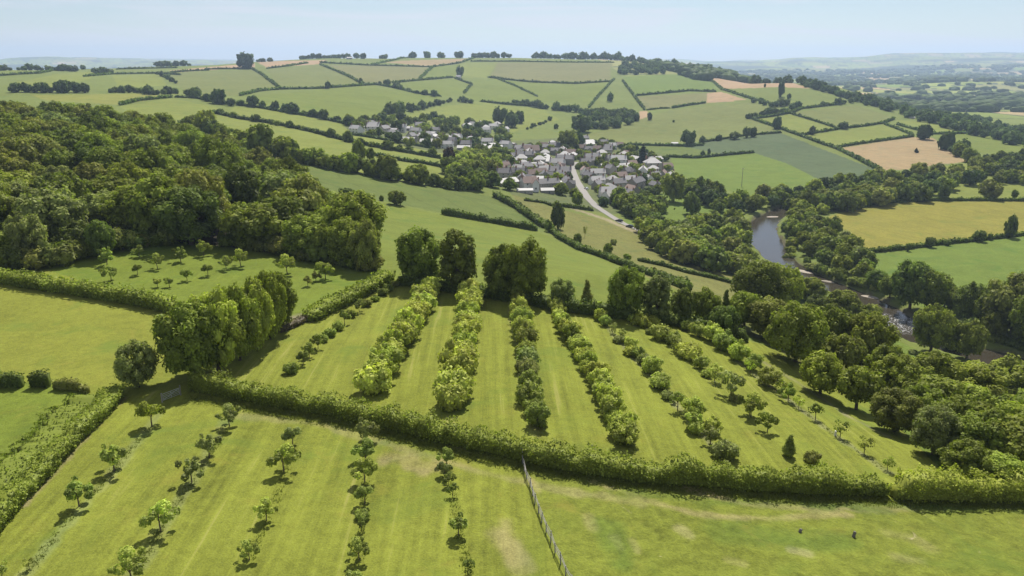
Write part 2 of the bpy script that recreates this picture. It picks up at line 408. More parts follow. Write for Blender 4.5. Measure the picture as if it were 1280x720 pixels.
# forest floor
WOODF = [[(-260,340),(-60,335),(60,330),(130,308),(200,302),(300,310),(400,325),(470,338),(478,322),(440,295),(402,262),(350,236),(270,190),(180,165),(60,152),(-60,150),(-260,150)],
         [(1030,470),(1120,520),(1180,575),(1420,600),(1420,480),(1200,480),(1100,440),(1000,400),(930,360),(900,400)]]
PATHS = [  # (colour, width m, strength, pixel polyline)
((.30,.24,.12),1.0,.75,[(860,612),(930,630),(1000,634),(1100,636),(1280,632)]),
((.30,.24,.12),.8,.4,[(740,600),(800,622),(870,643),(960,648),(1060,642)]),
((.27,.22,.10),2.6,.55,[(495,572),(520,579),(548,584)]),((.22,.20,.08),1.2,.5,[(300,520),(400,530),(500,560),(600,590),(700,612),(800,628)]),
((.26,.22,.10),1.5,.4,[(620,660),(640,690),(655,712)]),((.20,.16,.09),.6,.6,[(155,497),(110,543),(75,585),(30,632)]),
((.20,.17,.11),3.0,.7,[(352,402),(380,397)]),((.24,.20,.12),5.,.8,[(720,262),(760,275),(800,292)]),
((.20,.22,.09),1.0,.35,[(285,520),(240,602),(165,722)]),((.20,.22,.09),1.0,.4,[(200,515),(143,590),(97,640),(30,720)]),
((.20,.18,.10),.8,.5,[(1115,548),(1060,520),(1000,480),(950,450)]),((.20,.19,.11),.9,.5,[(905,575),(850,510),(800,455),(755,405)]),
((.20,.19,.11),.9,.5,[(1110,590),(1050,548),(985,500),(920,450)]),((.12,.10,.05),1.2,.4,[(672,545),(652,440),(640,385)]),
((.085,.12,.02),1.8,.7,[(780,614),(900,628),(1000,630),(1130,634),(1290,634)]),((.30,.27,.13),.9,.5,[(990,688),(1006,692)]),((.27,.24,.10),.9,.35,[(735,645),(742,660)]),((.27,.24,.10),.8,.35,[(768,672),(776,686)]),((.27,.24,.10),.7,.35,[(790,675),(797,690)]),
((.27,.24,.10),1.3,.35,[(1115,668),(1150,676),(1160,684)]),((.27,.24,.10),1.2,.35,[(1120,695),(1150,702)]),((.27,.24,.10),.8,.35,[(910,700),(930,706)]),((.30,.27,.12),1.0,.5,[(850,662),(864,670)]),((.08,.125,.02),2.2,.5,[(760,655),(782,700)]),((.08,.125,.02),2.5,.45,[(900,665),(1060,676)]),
((.28,.24,.10),1.4,.45,[(630,655),(644,700)]),((.28,.24,.10),.9,.4,[(560,520),(575,560)]),((.30,.26,.11),.7,.4,[(664,600),(672,615)]),
]
def build_ground():
    az = np.concatenate([np.arange(-180,-44,3.), np.arange(-44,-38,.6), np.arange(-38,38.001,.095), np.arange(38.6,45,.6), np.arange(46,180,3.)])
    rr = [2.]
    while rr[-1] < 19500:
        r = rr[-1]; rr.append(r*(1.05 if r < 45 else 1.0062 if r < 2700 else 1.013))
    rr = np.array(rr); A, Rr = np.meshgrid(R(1)*az, rr); X = Rr*np.sin(A); Y = Rr*np.cos(A); Z = height(X,Y)
    # texture displacement of rough meadows is in the shader; here colours
    nr, na = X.shape; xf, yf = X.ravel(), Y.ravel(); zf = Z.ravel()
    Rf = Rr.ravel()
    col = np.empty((len(xf),3)); col[:] = K['hill']
    # far country: patchwork of fields, woods between
    cx, cy = 210., 260.
    wx = xf+vnoise(xf/300,yf/300,21)*160; wy = yf+vnoise(xf/300,yf/300,22)*160
    ix = np.floor(wx/cx).astype(np.int64); iy = np.floor(wy/cy).astype(np.int64)
    h1 = _h(ix,iy,33); h2 = _h(ix,iy,34)
    pal = np.array([K['yg'],K['mid'],K['ygd'],K['dull2'],K['green'],K['straw'],K['yg'],(.05,.07,.03)])*1.3
    far = pal[np.clip((h1*8).astype(int),0,7)]*(0.85+.3*h2[:,None])
    ex = np.minimum(np.abs(wx/cx-np.round(wx/cx))*cx, np.abs(wy/cy-np.round(wy/cy))*cy)
    far = np.where(((ex < 9))[:,None], np.array([.035,.05,.025]), far)
    wv = smooth(.16,.24, vnoise(xf/900,yf/500,23))[:,None]
    far = far*(1-wv)+np.array([.035,.055,.025])*wv
    m = smooth(1500,2200,Rf)*(xf > 250)*(yf > 0); m = np.maximum(m, smooth(2600,2800,Rf))[:,None]
    fieldc = far*m+col*(1-m); col = fieldc
    mow = np.zeros(len(xf)); rough = np.full(len(xf), .25); crop = np.zeros(len(xf))
    front = (yf > 20)&(np.abs(xf) < yf*1.2+400)
    for c, mr, P, mo, ro in FIELDS:
        W = world_poly(P, mr); b0, b1 = W.min(0)-1, W.max(0)+1
        k = np.nonzero(front&(xf > b0[0])&(xf < b1[0])&(yf > b0[1])&(yf < b1[1]))[0]
        if len(k) == 0: continue
        q = k[inpoly(xf[k], yf[k], W)]
        col[q] = K[c]; mow[q] = mo; rough[q] = ro; crop[q] = 1. if c in ('blue','blue2','straw','crop','brown','dull2') else 0.
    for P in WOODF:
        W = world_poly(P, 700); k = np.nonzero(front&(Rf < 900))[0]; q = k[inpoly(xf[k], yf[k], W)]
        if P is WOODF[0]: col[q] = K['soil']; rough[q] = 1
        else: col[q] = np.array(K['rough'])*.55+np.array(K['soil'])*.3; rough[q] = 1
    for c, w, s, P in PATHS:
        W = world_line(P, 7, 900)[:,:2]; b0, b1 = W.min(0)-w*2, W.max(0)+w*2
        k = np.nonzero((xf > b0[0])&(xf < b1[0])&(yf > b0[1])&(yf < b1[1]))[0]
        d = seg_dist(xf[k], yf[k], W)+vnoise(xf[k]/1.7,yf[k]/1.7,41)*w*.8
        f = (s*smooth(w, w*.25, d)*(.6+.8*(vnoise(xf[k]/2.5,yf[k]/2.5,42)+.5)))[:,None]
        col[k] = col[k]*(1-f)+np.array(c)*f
    # river margins
    k = np.nonzero((xf>_bb[0])&(xf<_bb[1])&(yf>_bb[2])&(yf<_bb[3]))[0]
    d, w = seg_dist(xf[k], yf[k], RC, RW); e = d-w/2
    f = .8*smooth(2.2,.3,e+vnoise(xf[k]/5,yf[k]/5,43)*3)[:,None]
    col[k] = col[k]*(1-f)+np.array([.10,.08,.055])*f
    idx = np.arange(nr*na).reshape(nr,na)
    def quads(i0,i1):
        a = idx[i0:i1-1,:]; b = idx[i0+1:i1,:]; an = np.roll(a,-1,1); bn = np.roll(b,-1,1)
        return np.stack([a,an,bn,b],-1).reshape(-1,4)[:, ::-1]
    V = np.stack([xf,yf,zf],1)
    split = int(np.searchsorted(rr, 3000))
    for nm, i0, i1, lab in (('ground',0,split+1,None),('hills',split,nr,None)):
        q = quads(i0,i1); off = i0*na; sel = slice(i0*na,i1*na)
        VV = V[sel]; q = q-off
        if i0 == 0:  # close the centre
            VV = np.vstack([VV,[[0,0,float(height(0.,0.1))]]]); c = len(VV)-1
            tri = None
        me = mesh(nm, VV, q, M['ground'], smoothf=True)
        n = len(VV)
        at = me.attributes.new('fcol','FLOAT_COLOR','POINT'); cc = np.ones((n,4),np.float32)
        nn = i1*na-i0*na; cc[:nn,:3] = col[sel]; cc[nn:,:3] = K['near']; at.data.foreach_set('color', cc.ravel())
        at = me.attributes.new('fdat','FLOAT_COLOR','POINT'); cc = np.ones((n,4),np.float32)
        cc[:nn,0] = mow[sel]; cc[:nn,1] = rough[sel]; cc[:nn,2] = crop[sel]; at.data.foreach_set('color', cc.ravel())
        struct(obj(nm, me))

def ground_mat():
    m, nt = newmat('grassland'); t = NT(nt)
    g = t.n('ShaderNodeNewGeometry'); P = g.outputs['Position']
    fc = t.n('ShaderNodeAttribute', attribute_name='fcol'); fd = t.n('ShaderNodeAttribute', attribute_name='fdat')
    sp = t.n('ShaderNodeSeparateColor'); t.l(fd.outputs['Color'], sp.inputs[0]); mow, rough, crop = sp.outputs
    xy = t.n('ShaderNodeSeparateXYZ'); t.l(P, xy.inputs[0])
    # mowing lines run down the orchard
    s = t.math('ADD', xy.outputs[0], t.math('MULTIPLY', xy.outputs[1], .03))
    vs = t.n('ShaderNodeCombineXYZ'); t.l(s, vs.inputs[0]); t.l(t.math('MULTIPLY', xy.outputs[1], .035), vs.inputs[1])
    st = t.noise(vs.outputs[0], .9, 3, .65); st2 = t.noise(vs.outputs[0], .22, 2, .5)
    n1 = t.noise(P, .012, 3, .5, .3); n2 = t.noise(P, .09, 3, .6, .6); n3 = t.noise(P, .7, 3, .65, .4); n4 = t.noise(P, 5., 3, .7)
    v = t.math('MULTIPLY_ADD', t.math('SUBTRACT', n1, .5), .30, 1.)
    v = t.math('MULTIPLY_ADD', t.math('SUBTRACT', n2, .5), .5, v)
    v = t.math('MULTIPLY_ADD', t.math('MULTIPLY', t.math('SUBTRACT', n3, .5), t.math('MULTIPLY_ADD', rough, .9, .5)), .9, v)
    v = t.math('MULTIPLY_ADD', t.math('SUBTRACT', n4, .5), 1.05, v)
    v = t.math('MULTIPLY_ADD', t.math('SUBTRACT', t.noise(P, 1.9, 2, .6, .9), .5), .42, v)
    v = t.math('MULTIPLY_ADD', t.math('MULTIPLY', t.math('SUBTRACT', st, .5), mow), 1.05, v)
    v = t.math('MULTIPLY_ADD', t.math('MULTIPLY', t.math('SUBTRACT', st2, .5), mow), .5, v)
    xyw = t.n('ShaderNodeVectorMath', operation='ADD'); t.l(P, xyw.inputs[0]); wn = t.n('ShaderNodeTexNoise'); t.l(P, wn.inputs['Vector']); wn.inputs['Scale'].default_value = .01
    wv = t.n('ShaderNodeVectorMath', operation='SCALE'); t.l(wn.outputs['Color'], wv.inputs[0]); wv.inputs['Scale'].default_value = 45.; t.l(wv.outputs[0], xyw.inputs[1])
    sx = t.n('ShaderNodeSeparateXYZ'); t.l(xyw.outputs[0], sx.inputs[0])
    fr = t.math('FRACT', t.math('DIVIDE', t.math('ADD', t.math('MULTIPLY', sx.outputs[0], .85), t.math('MULTIPLY', sx.outputs[1], .52)), 17.))
    ln = t.math('MULTIPLY', t.math('LESS_THAN', fr, .085), crop)
    v = t.math('MULTIPLY', v, t.math('MULTIPLY_ADD', ln, -.13, 1.))
    c = t.mix(1., fc.outputs['Color'], v, 'MULTIPLY')
    # yellowed / greener patches
    pn = t.noise(P, .16, 4, .6, 1.); yl = t.ramp(pn, .55, .75)
    c = t.mix(t.math('MULTIPLY', yl, t.math('MULTIPLY_ADD', rough, .5, .3)), c, t.mix(1., fc.outputs['Color'], (1.35,1.12,1.35), 'MULTIPLY'))
    gn = t.ramp(t.noise(P, .07, 4, .6, .8), .52, .72)
    c = t.mix(t.math('MULTIPLY', gn, .7), c, t.mix(1., fc.outputs['Color'], (.68,.87,.9), 'MULTIPLY'))
    sn = t.ramp(t.noise(P, .33, 4, .62, 1.4), .66, .78)
    c = t.mix(t.math('MULTIPLY', sn, t.math('MULTIPLY', t.ramp(rough,.85,1.), .8)), c, (.34,.30,.16))
    ms = t.ramp(st, .60, .72)
    c = t.mix(t.math('MULTIPLY', t.math('MULTIPLY', ms, mow), .5), c, (.26,.24,.075))
    d = t.n('ShaderNodeBsdfPrincipled'); t.l(c, d.inputs['Base Color']); d.inputs['Roughness'].default_value = .95; d.inputs['Specular IOR Level'].default_value = .1
    d.inputs['Sheen Weight'].default_value = .0
    bh = t.math('ADD', t.math('MULTIPLY', t.math('MULTIPLY', n3, rough), 1.), t.math('MULTIPLY', n4, .35))
    b = t.n('ShaderNodeBump'); b.inputs['Strength'].default_value = .7; b.inputs['Distance'].default_value = .35; t.l(bh, b.inputs['Height'])
    t.l(b.outputs[0], d.inputs['Normal'])
    o = t.n('ShaderNodeOutputMaterial'); t.l(d.outputs[0], o.inputs[0]); return m
M['ground'] = ground_mat()

def water_mat():
    m, nt = newmat('river_water'); t = NT(nt)
    g = t.n('ShaderNodeNewGeometry'); P = g.outputs['Position']; p = t.n('ShaderNodeBsdfPrincipled'); o = t.n('ShaderNodeOutputMaterial')
    at = t.n('ShaderNodeAttribute', attribute_name='foam')
    n = t.noise(P, .9, 4, .7, 1.5)
    f = t.math('MULTIPLY', t.ramp(n, .53, .66), at.outputs['Fac'])
    mud = t.noise(P, .05, 3)
    c = t.mix(mud, (.030,.026,.018), (.06,.050,.034))
    c = t.mix(f, c, (.75,.76,.76)); t.l(c, p.inputs['Base Color'])
    t.l(t.math('MULTIPLY_ADD', f, .5, .09), p.inputs['Roughness']); p.inputs['Specular IOR Level'].default_value = .5; p.inputs['IOR'].default_value = 1.33
    b = t.n('ShaderNodeBump'); b.inputs['Strength'].default_value = .25; b.inputs['Distance'].default_value = .12
    t.l(t.math('ADD', t.noise(P, 1.4, 3, .6, .5), t.math('MULTIPLY', n, t.math('MULTIPLY', at.outputs['Fac'], 3.))), b.inputs['Height']); t.l(b.outputs[0], p.inputs['Normal'])
    t.l(p.outputs[0], o.inputs[0]); return m
M['water'] = water_mat()
def build_river():
    V = []; fo = []
    T = np.gradient(RC, axis=0); T /= np.linalg.norm(T,axis=1)[:,None]; N = np.stack([-T[:,1],T[:,0]],1)
    nc = 9
    fc = H1(1122,408); 
    for i in range(len(RC)):
        for j in range(nc):
            s = (j/(nc-1)-.5)*(RW[i]+8); q = RC[i]+N[i]*s
            V.append((q[0],q[1],WZ)); px,py,_ = proj((q[0],q[1],WZ))
            dd = math.hypot(q[0]-fc[0], q[1]-fc[1]); fo.append(float(smooth(16,4,dd)))
    Fq = [(i*nc+j,(i+1)*nc+j,(i+1)*nc+j+1,i*nc+j+1) for i in range(len(RC)-1) for j in range(nc-1)]
    me = mesh('river', V, np.array(Fq), M['water'], smoothf=True)
    at = me.attributes.new('foam','FLOAT','POINT'); at.data.foreach_set('value', np.array(fo,np.float32))
    if me.polygons[0].normal.z < 0: me.flip_normals()
    struct(obj('river', me))
def ribbon(name, pts, width, mat, lift=.12, step=5, maxr=1500, W=None):
    P = world_line(pts, step, maxr)[:,:2]; P = catmull(P, 3); n = len(P)
    T = np.gradient(P, axis=0); T /= np.linalg.norm(T,axis=1)[:,None]; N = np.stack([-T[:,1],T[:,0]],1)
    V = []; nc = 5
    for i in range(n):
        for j in range(nc):
            q = P[i]+N[i]*((j/(nc-1)-.5)*width); V.append((q[0],q[1],float(height(q[0],q[1]))+lift))
    Fq = np.array([(i*nc+j,(i+1)*nc+j,(i+1)*nc+j+1,i*nc+j+1) for i in range(n-1) for j in range(nc-1)])
    me = mesh(name, V, Fq, mat, smoothf=True)
    if me.polygons[0].normal.z < 0: me.flip_normals()
    return obj(name, me), P
def patch(name, c, rx, ry, rot, mat, lift=.0, h=.5, seed=0):
    """low mound (gravel bar)"""
    V = []; nr, na = 5, 20; co, si = math.cos(rot), math.sin(rot)
    for i in range(nr+1):
        for k in range(na):
            a = 2*math.pi*k/na; f = i/nr*(1+.25*float(vnoise(math.cos(a)*2+seed,math.sin(a)*2,5)))
            x = rx*f*math.cos(a); y = ry*f*math.sin(a)
            V.append((c[0]+x*co-y*si, c[1]+x*si+y*co, c[2]+h*(1-(i/nr)**2)-.15*(i/nr)+.1*float(vnoise(x,y,6))))
    Fq = [(i*na+k,(i+1)*na+k,(i+1)*na+(k+1)%na,i*na+(k+1)%na) for i in range(nr) for k in range(na)]
    me = mesh(name, V, np.array(Fq), mat, smoothf=True); return obj(name, me)

# ------------------------------------------------------------------ light, sky, haze, camera
def build_world():
    w = bpy.data.worlds.new('World'); bpy.context.scene.world = w; w.use_nodes = True; nt = w.node_tree; nt.nodes.clear(); t = NT(nt)
    sky = t.n('ShaderNodeTexSky'); sky.sky_type = 'NISHITA'; sky.sun_disc = False
    EL, AZ = R(53), R(11)     # sun ahead of the camera, a little to the right
    sky.sun_elevation = EL; sky.sun_rotation = AZ; sky.altitude = 600; sky.air_density = 1.0; sky.dust_density = SKYD; sky.ozone_density = 3.0
    bg = t.n('ShaderNodeBackground'); o = t.n('ShaderNodeOutputWorld'); bg.inputs[1].default_value = SKYS
    # thin high cirrus
    tc = t.n('ShaderNodeTexCoord'); mp = t.n('ShaderNodeMapping'); mp.inputs['Scale'].default_value = (1.2,1.2,14); t.l(tc.outputs['Generated'], mp.inputs[0])
    n = t.noise(mp.outputs[0], 2.2, 4, .55, .6)
    c = t.mix(t.math('MULTIPLY_ADD', t.ramp(n,.42,.60), .5, .16), sky.outputs[0], (9.0,8.9,9.7))
    t.l(c, bg.inputs[0]); t.l(bg.outputs[0], o.inputs[0])
    L = bpy.data.lights.new('sun','SUN'); L.energy = SUN; L.angle = R(.6); L.color = (1,.96,.88)
    s = bpy.data.objects.new('sun', L); C.objects.link(s)
    d = Vector((math.sin(AZ)*math.cos(EL), math.cos(AZ)*math.cos(EL), math.sin(EL)))
    s.rotation_euler = d.to_track_quat('Z','Y').to_euler(); s.location = d*200
    cam = bpy.data.cameras.new('camera'); cam.sensor_width = 36; cam.lens = 36*F/1280; cam.clip_start = .5; cam.clip_end = 60000
    c = bpy.data.objects.new('camera', cam); C.objects.link(c); c.location = (0,0,CAMZ); c.rotation_euler = (R(90)-TH,0,0); bpy.context.scene.camera = c
    vs = bpy.context.scene.view_settings; vs.view_transform = 'Standard'; vs.look = 'None'; vs.exposure = EXPO; vs.gamma = 1
    cy = bpy.context.scene.cycles
    cy.max_bounces = 5; cy.diffuse_bounces = 3; cy.glossy_bounces = 2; cy.transmission_bounces = 3; cy.volume_bounces = 0; cy.transparent_max_bounces = 4
    if HAZE > 0:
        m, nt = newmat('haze_air'); t = NT(nt); v = t.n('ShaderNodeVolumePrincipled'); o = t.n('ShaderNodeOutputMaterial')
        v.inputs['Color'].default_value = (.60,.77,1.,1); v.inputs['Density'].default_value = HAZE; v.inputs['Anisotropy'].default_value = .3
        t.l(v.outputs[0], o.inputs['Volume'])
        b = MB(); zt, zb = 330., -190.; S = 19800.
        b.box((0,0,(zt+zb)/2), (2*S,2*S,zt-zb)); hz = b.build('haze', m); tag(hz, kind='stuff', label='thin blue summer haze in the air over the valley', cat='haze')
SUN, SKYS, SKYD, EXPO, HAZE = 5., .062, .1, .52, 9e-5
# ------------------------------------------------------------------ vegetation
def unit(v): return v/np.maximum(1e-9, np.linalg.norm(v, axis=-1, keepdims=True))
def cards(P, Nn, size, g, jit=.42):
    """leaf clumps: small bent pieces facing roughly outward"""
    n = len(P); Nn = unit(unit(Nn)+np.array([0,0,.45])+g.normal(0,jit,(n,3)))
    a = unit(np.cross(Nn, g.normal(0,1,(n,3)))); b = np.cross(Nn, a)
    s = (np.asarray(size)*g.uniform(.6,1.4,n))[:,None]*.5
    k = lambda: g.uniform(.55,1.25,(n,1))
    V = np.stack([P-a*s*k()-b*s*k()*.6, P+a*s*k()*.4-b*s*k(), P+a*s*k()+b*s*k()*.5, P-a*s*k()*.4+b*s*k()],1).reshape(-1,3)
    return V, np.arange(4*n).reshape(n,4)
_bm_ico = None
def ico(sub=1):
    import bmesh
    bm = bmesh.new(); bmesh.ops.create_icosphere(bm, subdivisions=sub, radius=1); V = np.array([v.co[:] for v in bm.verts]); Fq = np.array([[v.index for v in f.verts] for f in bm.faces]); bm.free(); return V, Fq
ICO = {1: ico(1), 2: ico(2), 3: ico(3)}
def quadify(T): return np.concatenate([T, T[:,2:3]],1)
class Veg:
    """collects leaf clumps, inner leaf masses and wood in one mesh"""
    def __init__(s): s.V = []; s.F = []; s.T = []; s.M = []; s.n = 0
    def add(s, V, Fq, tint, mi):
        if Fq.shape[1] == 3:
            # keep as degenerate-free quads by splitting elsewhere: store triangles separately
            pass
        s.V.append(V); s.F.append([tuple(f) for f in (Fq+s.n)]); s.T.append(np.broadcast_to(tint,(len(Fq),)).copy()); s.M.append(np.full(len(Fq),mi)); s.n += len(V)
    def me(s, name, mats):
        V = np.concatenate(s.V); T = np.concatenate(s.T); Mi = np.concatenate(s.M)
        F3 = []; 
        cnt = np.concatenate([np.full(len(f), len(f[0]) if len(f) else 4) for f in s.F])
        flat = np.concatenate([np.array(f).ravel() for f in s.F if len(f)]).astype(np.int32)
        m = bpy.data.meshes.new(name); m.vertices.add(len(V)); m.vertices.foreach_set('co', V.astype(np.float32).ravel())
        m.loops.add(len(flat)); m.loops.foreach_set('vertex_index', flat)
        st = np.concatenate([[0],np.cumsum(cnt)[:-1]]).astype(np.int32)
        m.polygons.add(len(cnt)); m.polygons.foreach_set('loop_start', st)
        for q in mats: m.materials.append(q)
        m.polygons.foreach_set('material_index', Mi.astype(np.int32))
        at = m.attributes.new('tint','FLOAT','FACE'); at.data.foreach_set('value', T.astype(np.float32))
        m.update(calc_edges=True); m.validate(); return m
    def mb(s, mb, mi=1):
        V = np.array(mb.v); q4 = [f for f in mb.f if len(f)==4]; 
        if q4: s.add(V, np.array(q4), 1., mi)
        for f in mb.f:
            if len(f)!=4:
                s.F.append([tuple(i+s.n-len(V) for i in f)]); s.T.append(np.array([1.])); s.M.append(np.array([mi]))
def lobes(seed, nl, rx, rz, zc, lr, shape):
    """lobe centres + radii in the crown: round / cone / column / spread"""
    g = np.random.default_rng(seed); out = []
    for i in range(nl):
        f = (i+.5)/nl; zz = 1-2*f; ph = i*2.39996+g.uniform(-.35,.35)
        rr = math.sqrt(max(0,1-zz*zz))
        if shape == 'cone': rr = (1-zz)/2*.95+.06; 
        elif shape == 'column': rr = .85*min(1,(1-abs(zz))*2.6)+.1
        elif shape == 'spread': rr = math.sqrt(max(0,1-abs(zz)**1.6))
        l = lr*g.uniform(.72,1.25)*(.62+.5*(1-f) if shape in('cone',) and False else 1)
        if shape == 'cone': l = lr*(.45+.75*(1-zz)/2)
        k = max(.1, 1-l/rx*.80)*g.uniform(.80,1.14)
        out.append((math.cos(ph)*rr*rx*k, math.sin(ph)*rr*rx*k, zc+zz*rz*max(.15,1-l/rz*.75)*g.uniform(.92,1.08), l))
    if shape != 'cone': out.append((0,0,zc,lr*1.25))
    return np.array(out)
def crown(veg, seed, L, ncard, size, core=.84, up=.25, tl=.35, sparse=0.):
    g = np.random.default_rng(seed+1000)
    w = L[:,3]**2; w /= w.sum(); got = 0; PP = []; NN = []; TT = []
    lt = g.uniform(1-tl, 1+tl, len(L)); it = 0
    while got < ncard and it < 12:
        it += 1; n = ncard*2; k = g.choice(len(L), n, p=w); d = unit(g.normal(0,1,(n,3))+[0,0,up])
        # uneven lumpy lobe surface
        lump = 1+.16*np.sin(d[:,0]*5.1+k*1.7)*np.sin(d[:,1]*4.7+k)*1+.12*np.sin(d[:,2]*7+k*2.1)
        r = L[k,3]*g.uniform(.80,1.06,n)*lump; P = L[k,:3]+d*r[:,None]
        inside = np.zeros(n,bool)
        for j in range(len(L)): inside |= (np.linalg.norm(P-L[j,:3],axis=1) < L[j,3]*.78)&(k != j)
        if sparse: inside |= vnoise(P[:,0]*3.1+seed, P[:,1]*3.1+P[:,2]*4.3, 3) < -.5+sparse
        P, d, k = P[~inside], d[~inside], k[~inside]; PP.append(P); NN.append(d); TT.append(lt[k]*g.uniform(.72,1.28,len(P))); got += len(P)
    P = np.concatenate(PP)[:ncard]; Nn = np.concatenate(NN)[:ncard]; T = np.concatenate(TT)[:ncard]
    V, Fq = cards(P, Nn, size, g); veg.add(V, Fq, T, 0)
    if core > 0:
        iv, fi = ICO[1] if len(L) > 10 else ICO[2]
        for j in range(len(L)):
            rv = iv*(1+g.uniform(-.12,.12,(len(iv),1))); veg.add(rv*L[j,3]*core+L[j,:3], fi, lt[j]*.9, 2)  # core tint lowered: shade inside the crown put into the colour
def trunk_mb(seed, h, r, cz, spread, nb=5, lean=.03):
    g = random.Random(seed); mb = MB(); top = (g.uniform(-1,1)*lean*h, g.uniform(-1,1)*lean*h, h)
    mid = (top[0]*.3+g.uniform(-.02,.02)*h, top[1]*.3, h*.5)
    mb.tube([(0,0,-.15*h if h<1 else -.12),(0,0,h*.04),mid,top],[r*1.5,r*1.08,r*.8,r*.45],7)
    for i in range(nb):
        a = i*2.4+g.uniform(-.4,.4); f = g.uniform(.42,.92); s = (top[0]*f,top[1]*f,h*f); e = (math.cos(a)*spread*g.uniform(.6,1), math.sin(a)*spread*g.uniform(.6,1), h*f+(cz-h*f)*g.uniform(.6,1.2)+.05)
        m = ((s[0]+e[0])/2, (s[1]+e[1])/2, s[2]*.4+e[2]*.6-.03*h)
        mb.tube([s,m,e],[r*.5,r*.32,r*.12],5)
    return mb
# prototypes are built at unit crown radius 1 (crown width 2) and scaled
PROTO = {}
def proto(kind, v):
    key = (kind, v)
    if key in PROTO: return PROTO[key]
    sd = hash_str(kind)*31+v*7
    spec = SPEC[kind]; g = random.Random(sd)
    L = lobes(sd, spec['nl'], 1., spec['rz'], spec['zc'], spec['lr'], spec['shape']); gg = np.random.default_rng(sd); L[:,:3] += gg.normal(0,spec.get('ir',.05),(len(L),3)); L[:,3] *= gg.uniform(1-2*spec.get('ir',.05),1+2*spec.get('ir',.05),len(L))
    vg = Veg(); crown(vg, sd, L, spec['nc'], spec['cs'], spec['core'], .25, spec.get('tl',.3), spec.get('sparse',0))
    tm = trunk_mb(sd, spec['th'], spec['tr'], spec['zc'], .62, spec.get('nb',5), spec.get('lean',.03))
    if spec['parts']:
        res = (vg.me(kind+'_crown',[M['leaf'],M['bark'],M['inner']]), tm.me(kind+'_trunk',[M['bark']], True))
    else:
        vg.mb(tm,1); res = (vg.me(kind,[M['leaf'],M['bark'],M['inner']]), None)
    PROTO[key] = res; return res
def hash_str(s): return sum((i+3)*ord(c) for i,c in enumerate(s)) % 9973
SPEC = {
'oak':      dict(ir=.075, nl=44, rz=.80, zc=1.06, lr=.27, shape='round', nc=5600, cs=.092, core=.70, th=1.0, tr=.075, parts=True, tl=.28),
'bigtree':  dict(ir=.07, nl=60, rz=.98, zc=1.14, lr=.25, shape='round', nc=8800, cs=.074, core=.68, th=1.1, tr=.075, parts=True, tl=.3),
'spreading':dict(nl=36, rz=.58, zc=1.0, lr=.26, shape='spread', nc=3800, cs=.10, core=.72, th=.95, tr=.075, parts=True, tl=.3, sparse=.12),
'column':   dict(nl=46, rz=1.55, zc=1.7, lr=.32, shape='column', nc=4600, cs=.11, core=.75, th=1.6, tr=.09, parts=True, tl=.25),
'conifer':  dict(nl=34, rz=1.7, zc=1.85, lr=.42, shape='cone', nc=3000, cs=.13, core=.7, th=2.6, tr=.08, parts=True, tl=.15),
'orchard':  dict(ir=.11, nl=20, rz=.80, zc=.92, lr=.32, shape='round', nc=1500, cs=.13, core=.72, th=.8, tr=.06, parts=True, tl=.25, sparse=.12),
'apple':    dict(ir=.19, nl=11, rz=.62, zc=1.35, lr=.30, shape='round', nc=1400, cs=.145, core=.0, th=1.35, tr=.055, parts=True, tl=.4, sparse=.20, nb=8, lean=.1),
'young':    dict(ir=.2, nl=6, rz=.9, zc=1.7, lr=.42, shape='round', nc=330, cs=.22, core=.0, th=1.7, tr=.06, parts=True, tl=.35, sparse=.3, nb=7, lean=.12),
'bush':     dict(ir=.1, nl=16, rz=.66, zc=.60, lr=.40, shape='round', nc=1000, cs=.15, core=.78, th=.5, tr=.06, parts=True, tl=.25, sparse=.08),
'midtree':  dict(nl=20, rz=.80, zc=.86, lr=.33, shape='round', nc=1000, cs=.19, core=.84, th=.9, tr=.08, parts=False, tl=.25),
'midcone':  dict(nl=12, rz=1.5, zc=1.65, lr=.5, shape='cone', nc=600, cs=.22, core=.8, th=2., tr=.08, parts=False, tl=.15),
'midshrub': dict(nl=8, rz=.6, zc=.5, lr=.46, shape='round', nc=380, cs=.24, core=.86, th=.4, tr=.08, parts=False, tl=.2),
'fartree':  dict(nl=8, rz=.70, zc=.74, lr=.48, shape='round', nc=300, cs=.28, core=.86, th=.5, tr=.09, parts=False, tl=.2),
'farshrub': dict(nl=5, rz=.6, zc=.5, lr=.5, shape='round', nc=130, cs=.34, core=.88, th=.4, tr=.08, parts=False, tl=.2),
}
NVAR = {'oak':5,'bigtree':4,'spreading':3,'column':3,'conifer':2,'orchard':5,'apple':5,'young':3,'bush':3,'midtree':5,'midcone':2,'midshrub':3,'fartree':4,'farshrub':3}
HT = {k: (s['zc']+s['rz']) for k,s in SPEC.items()}
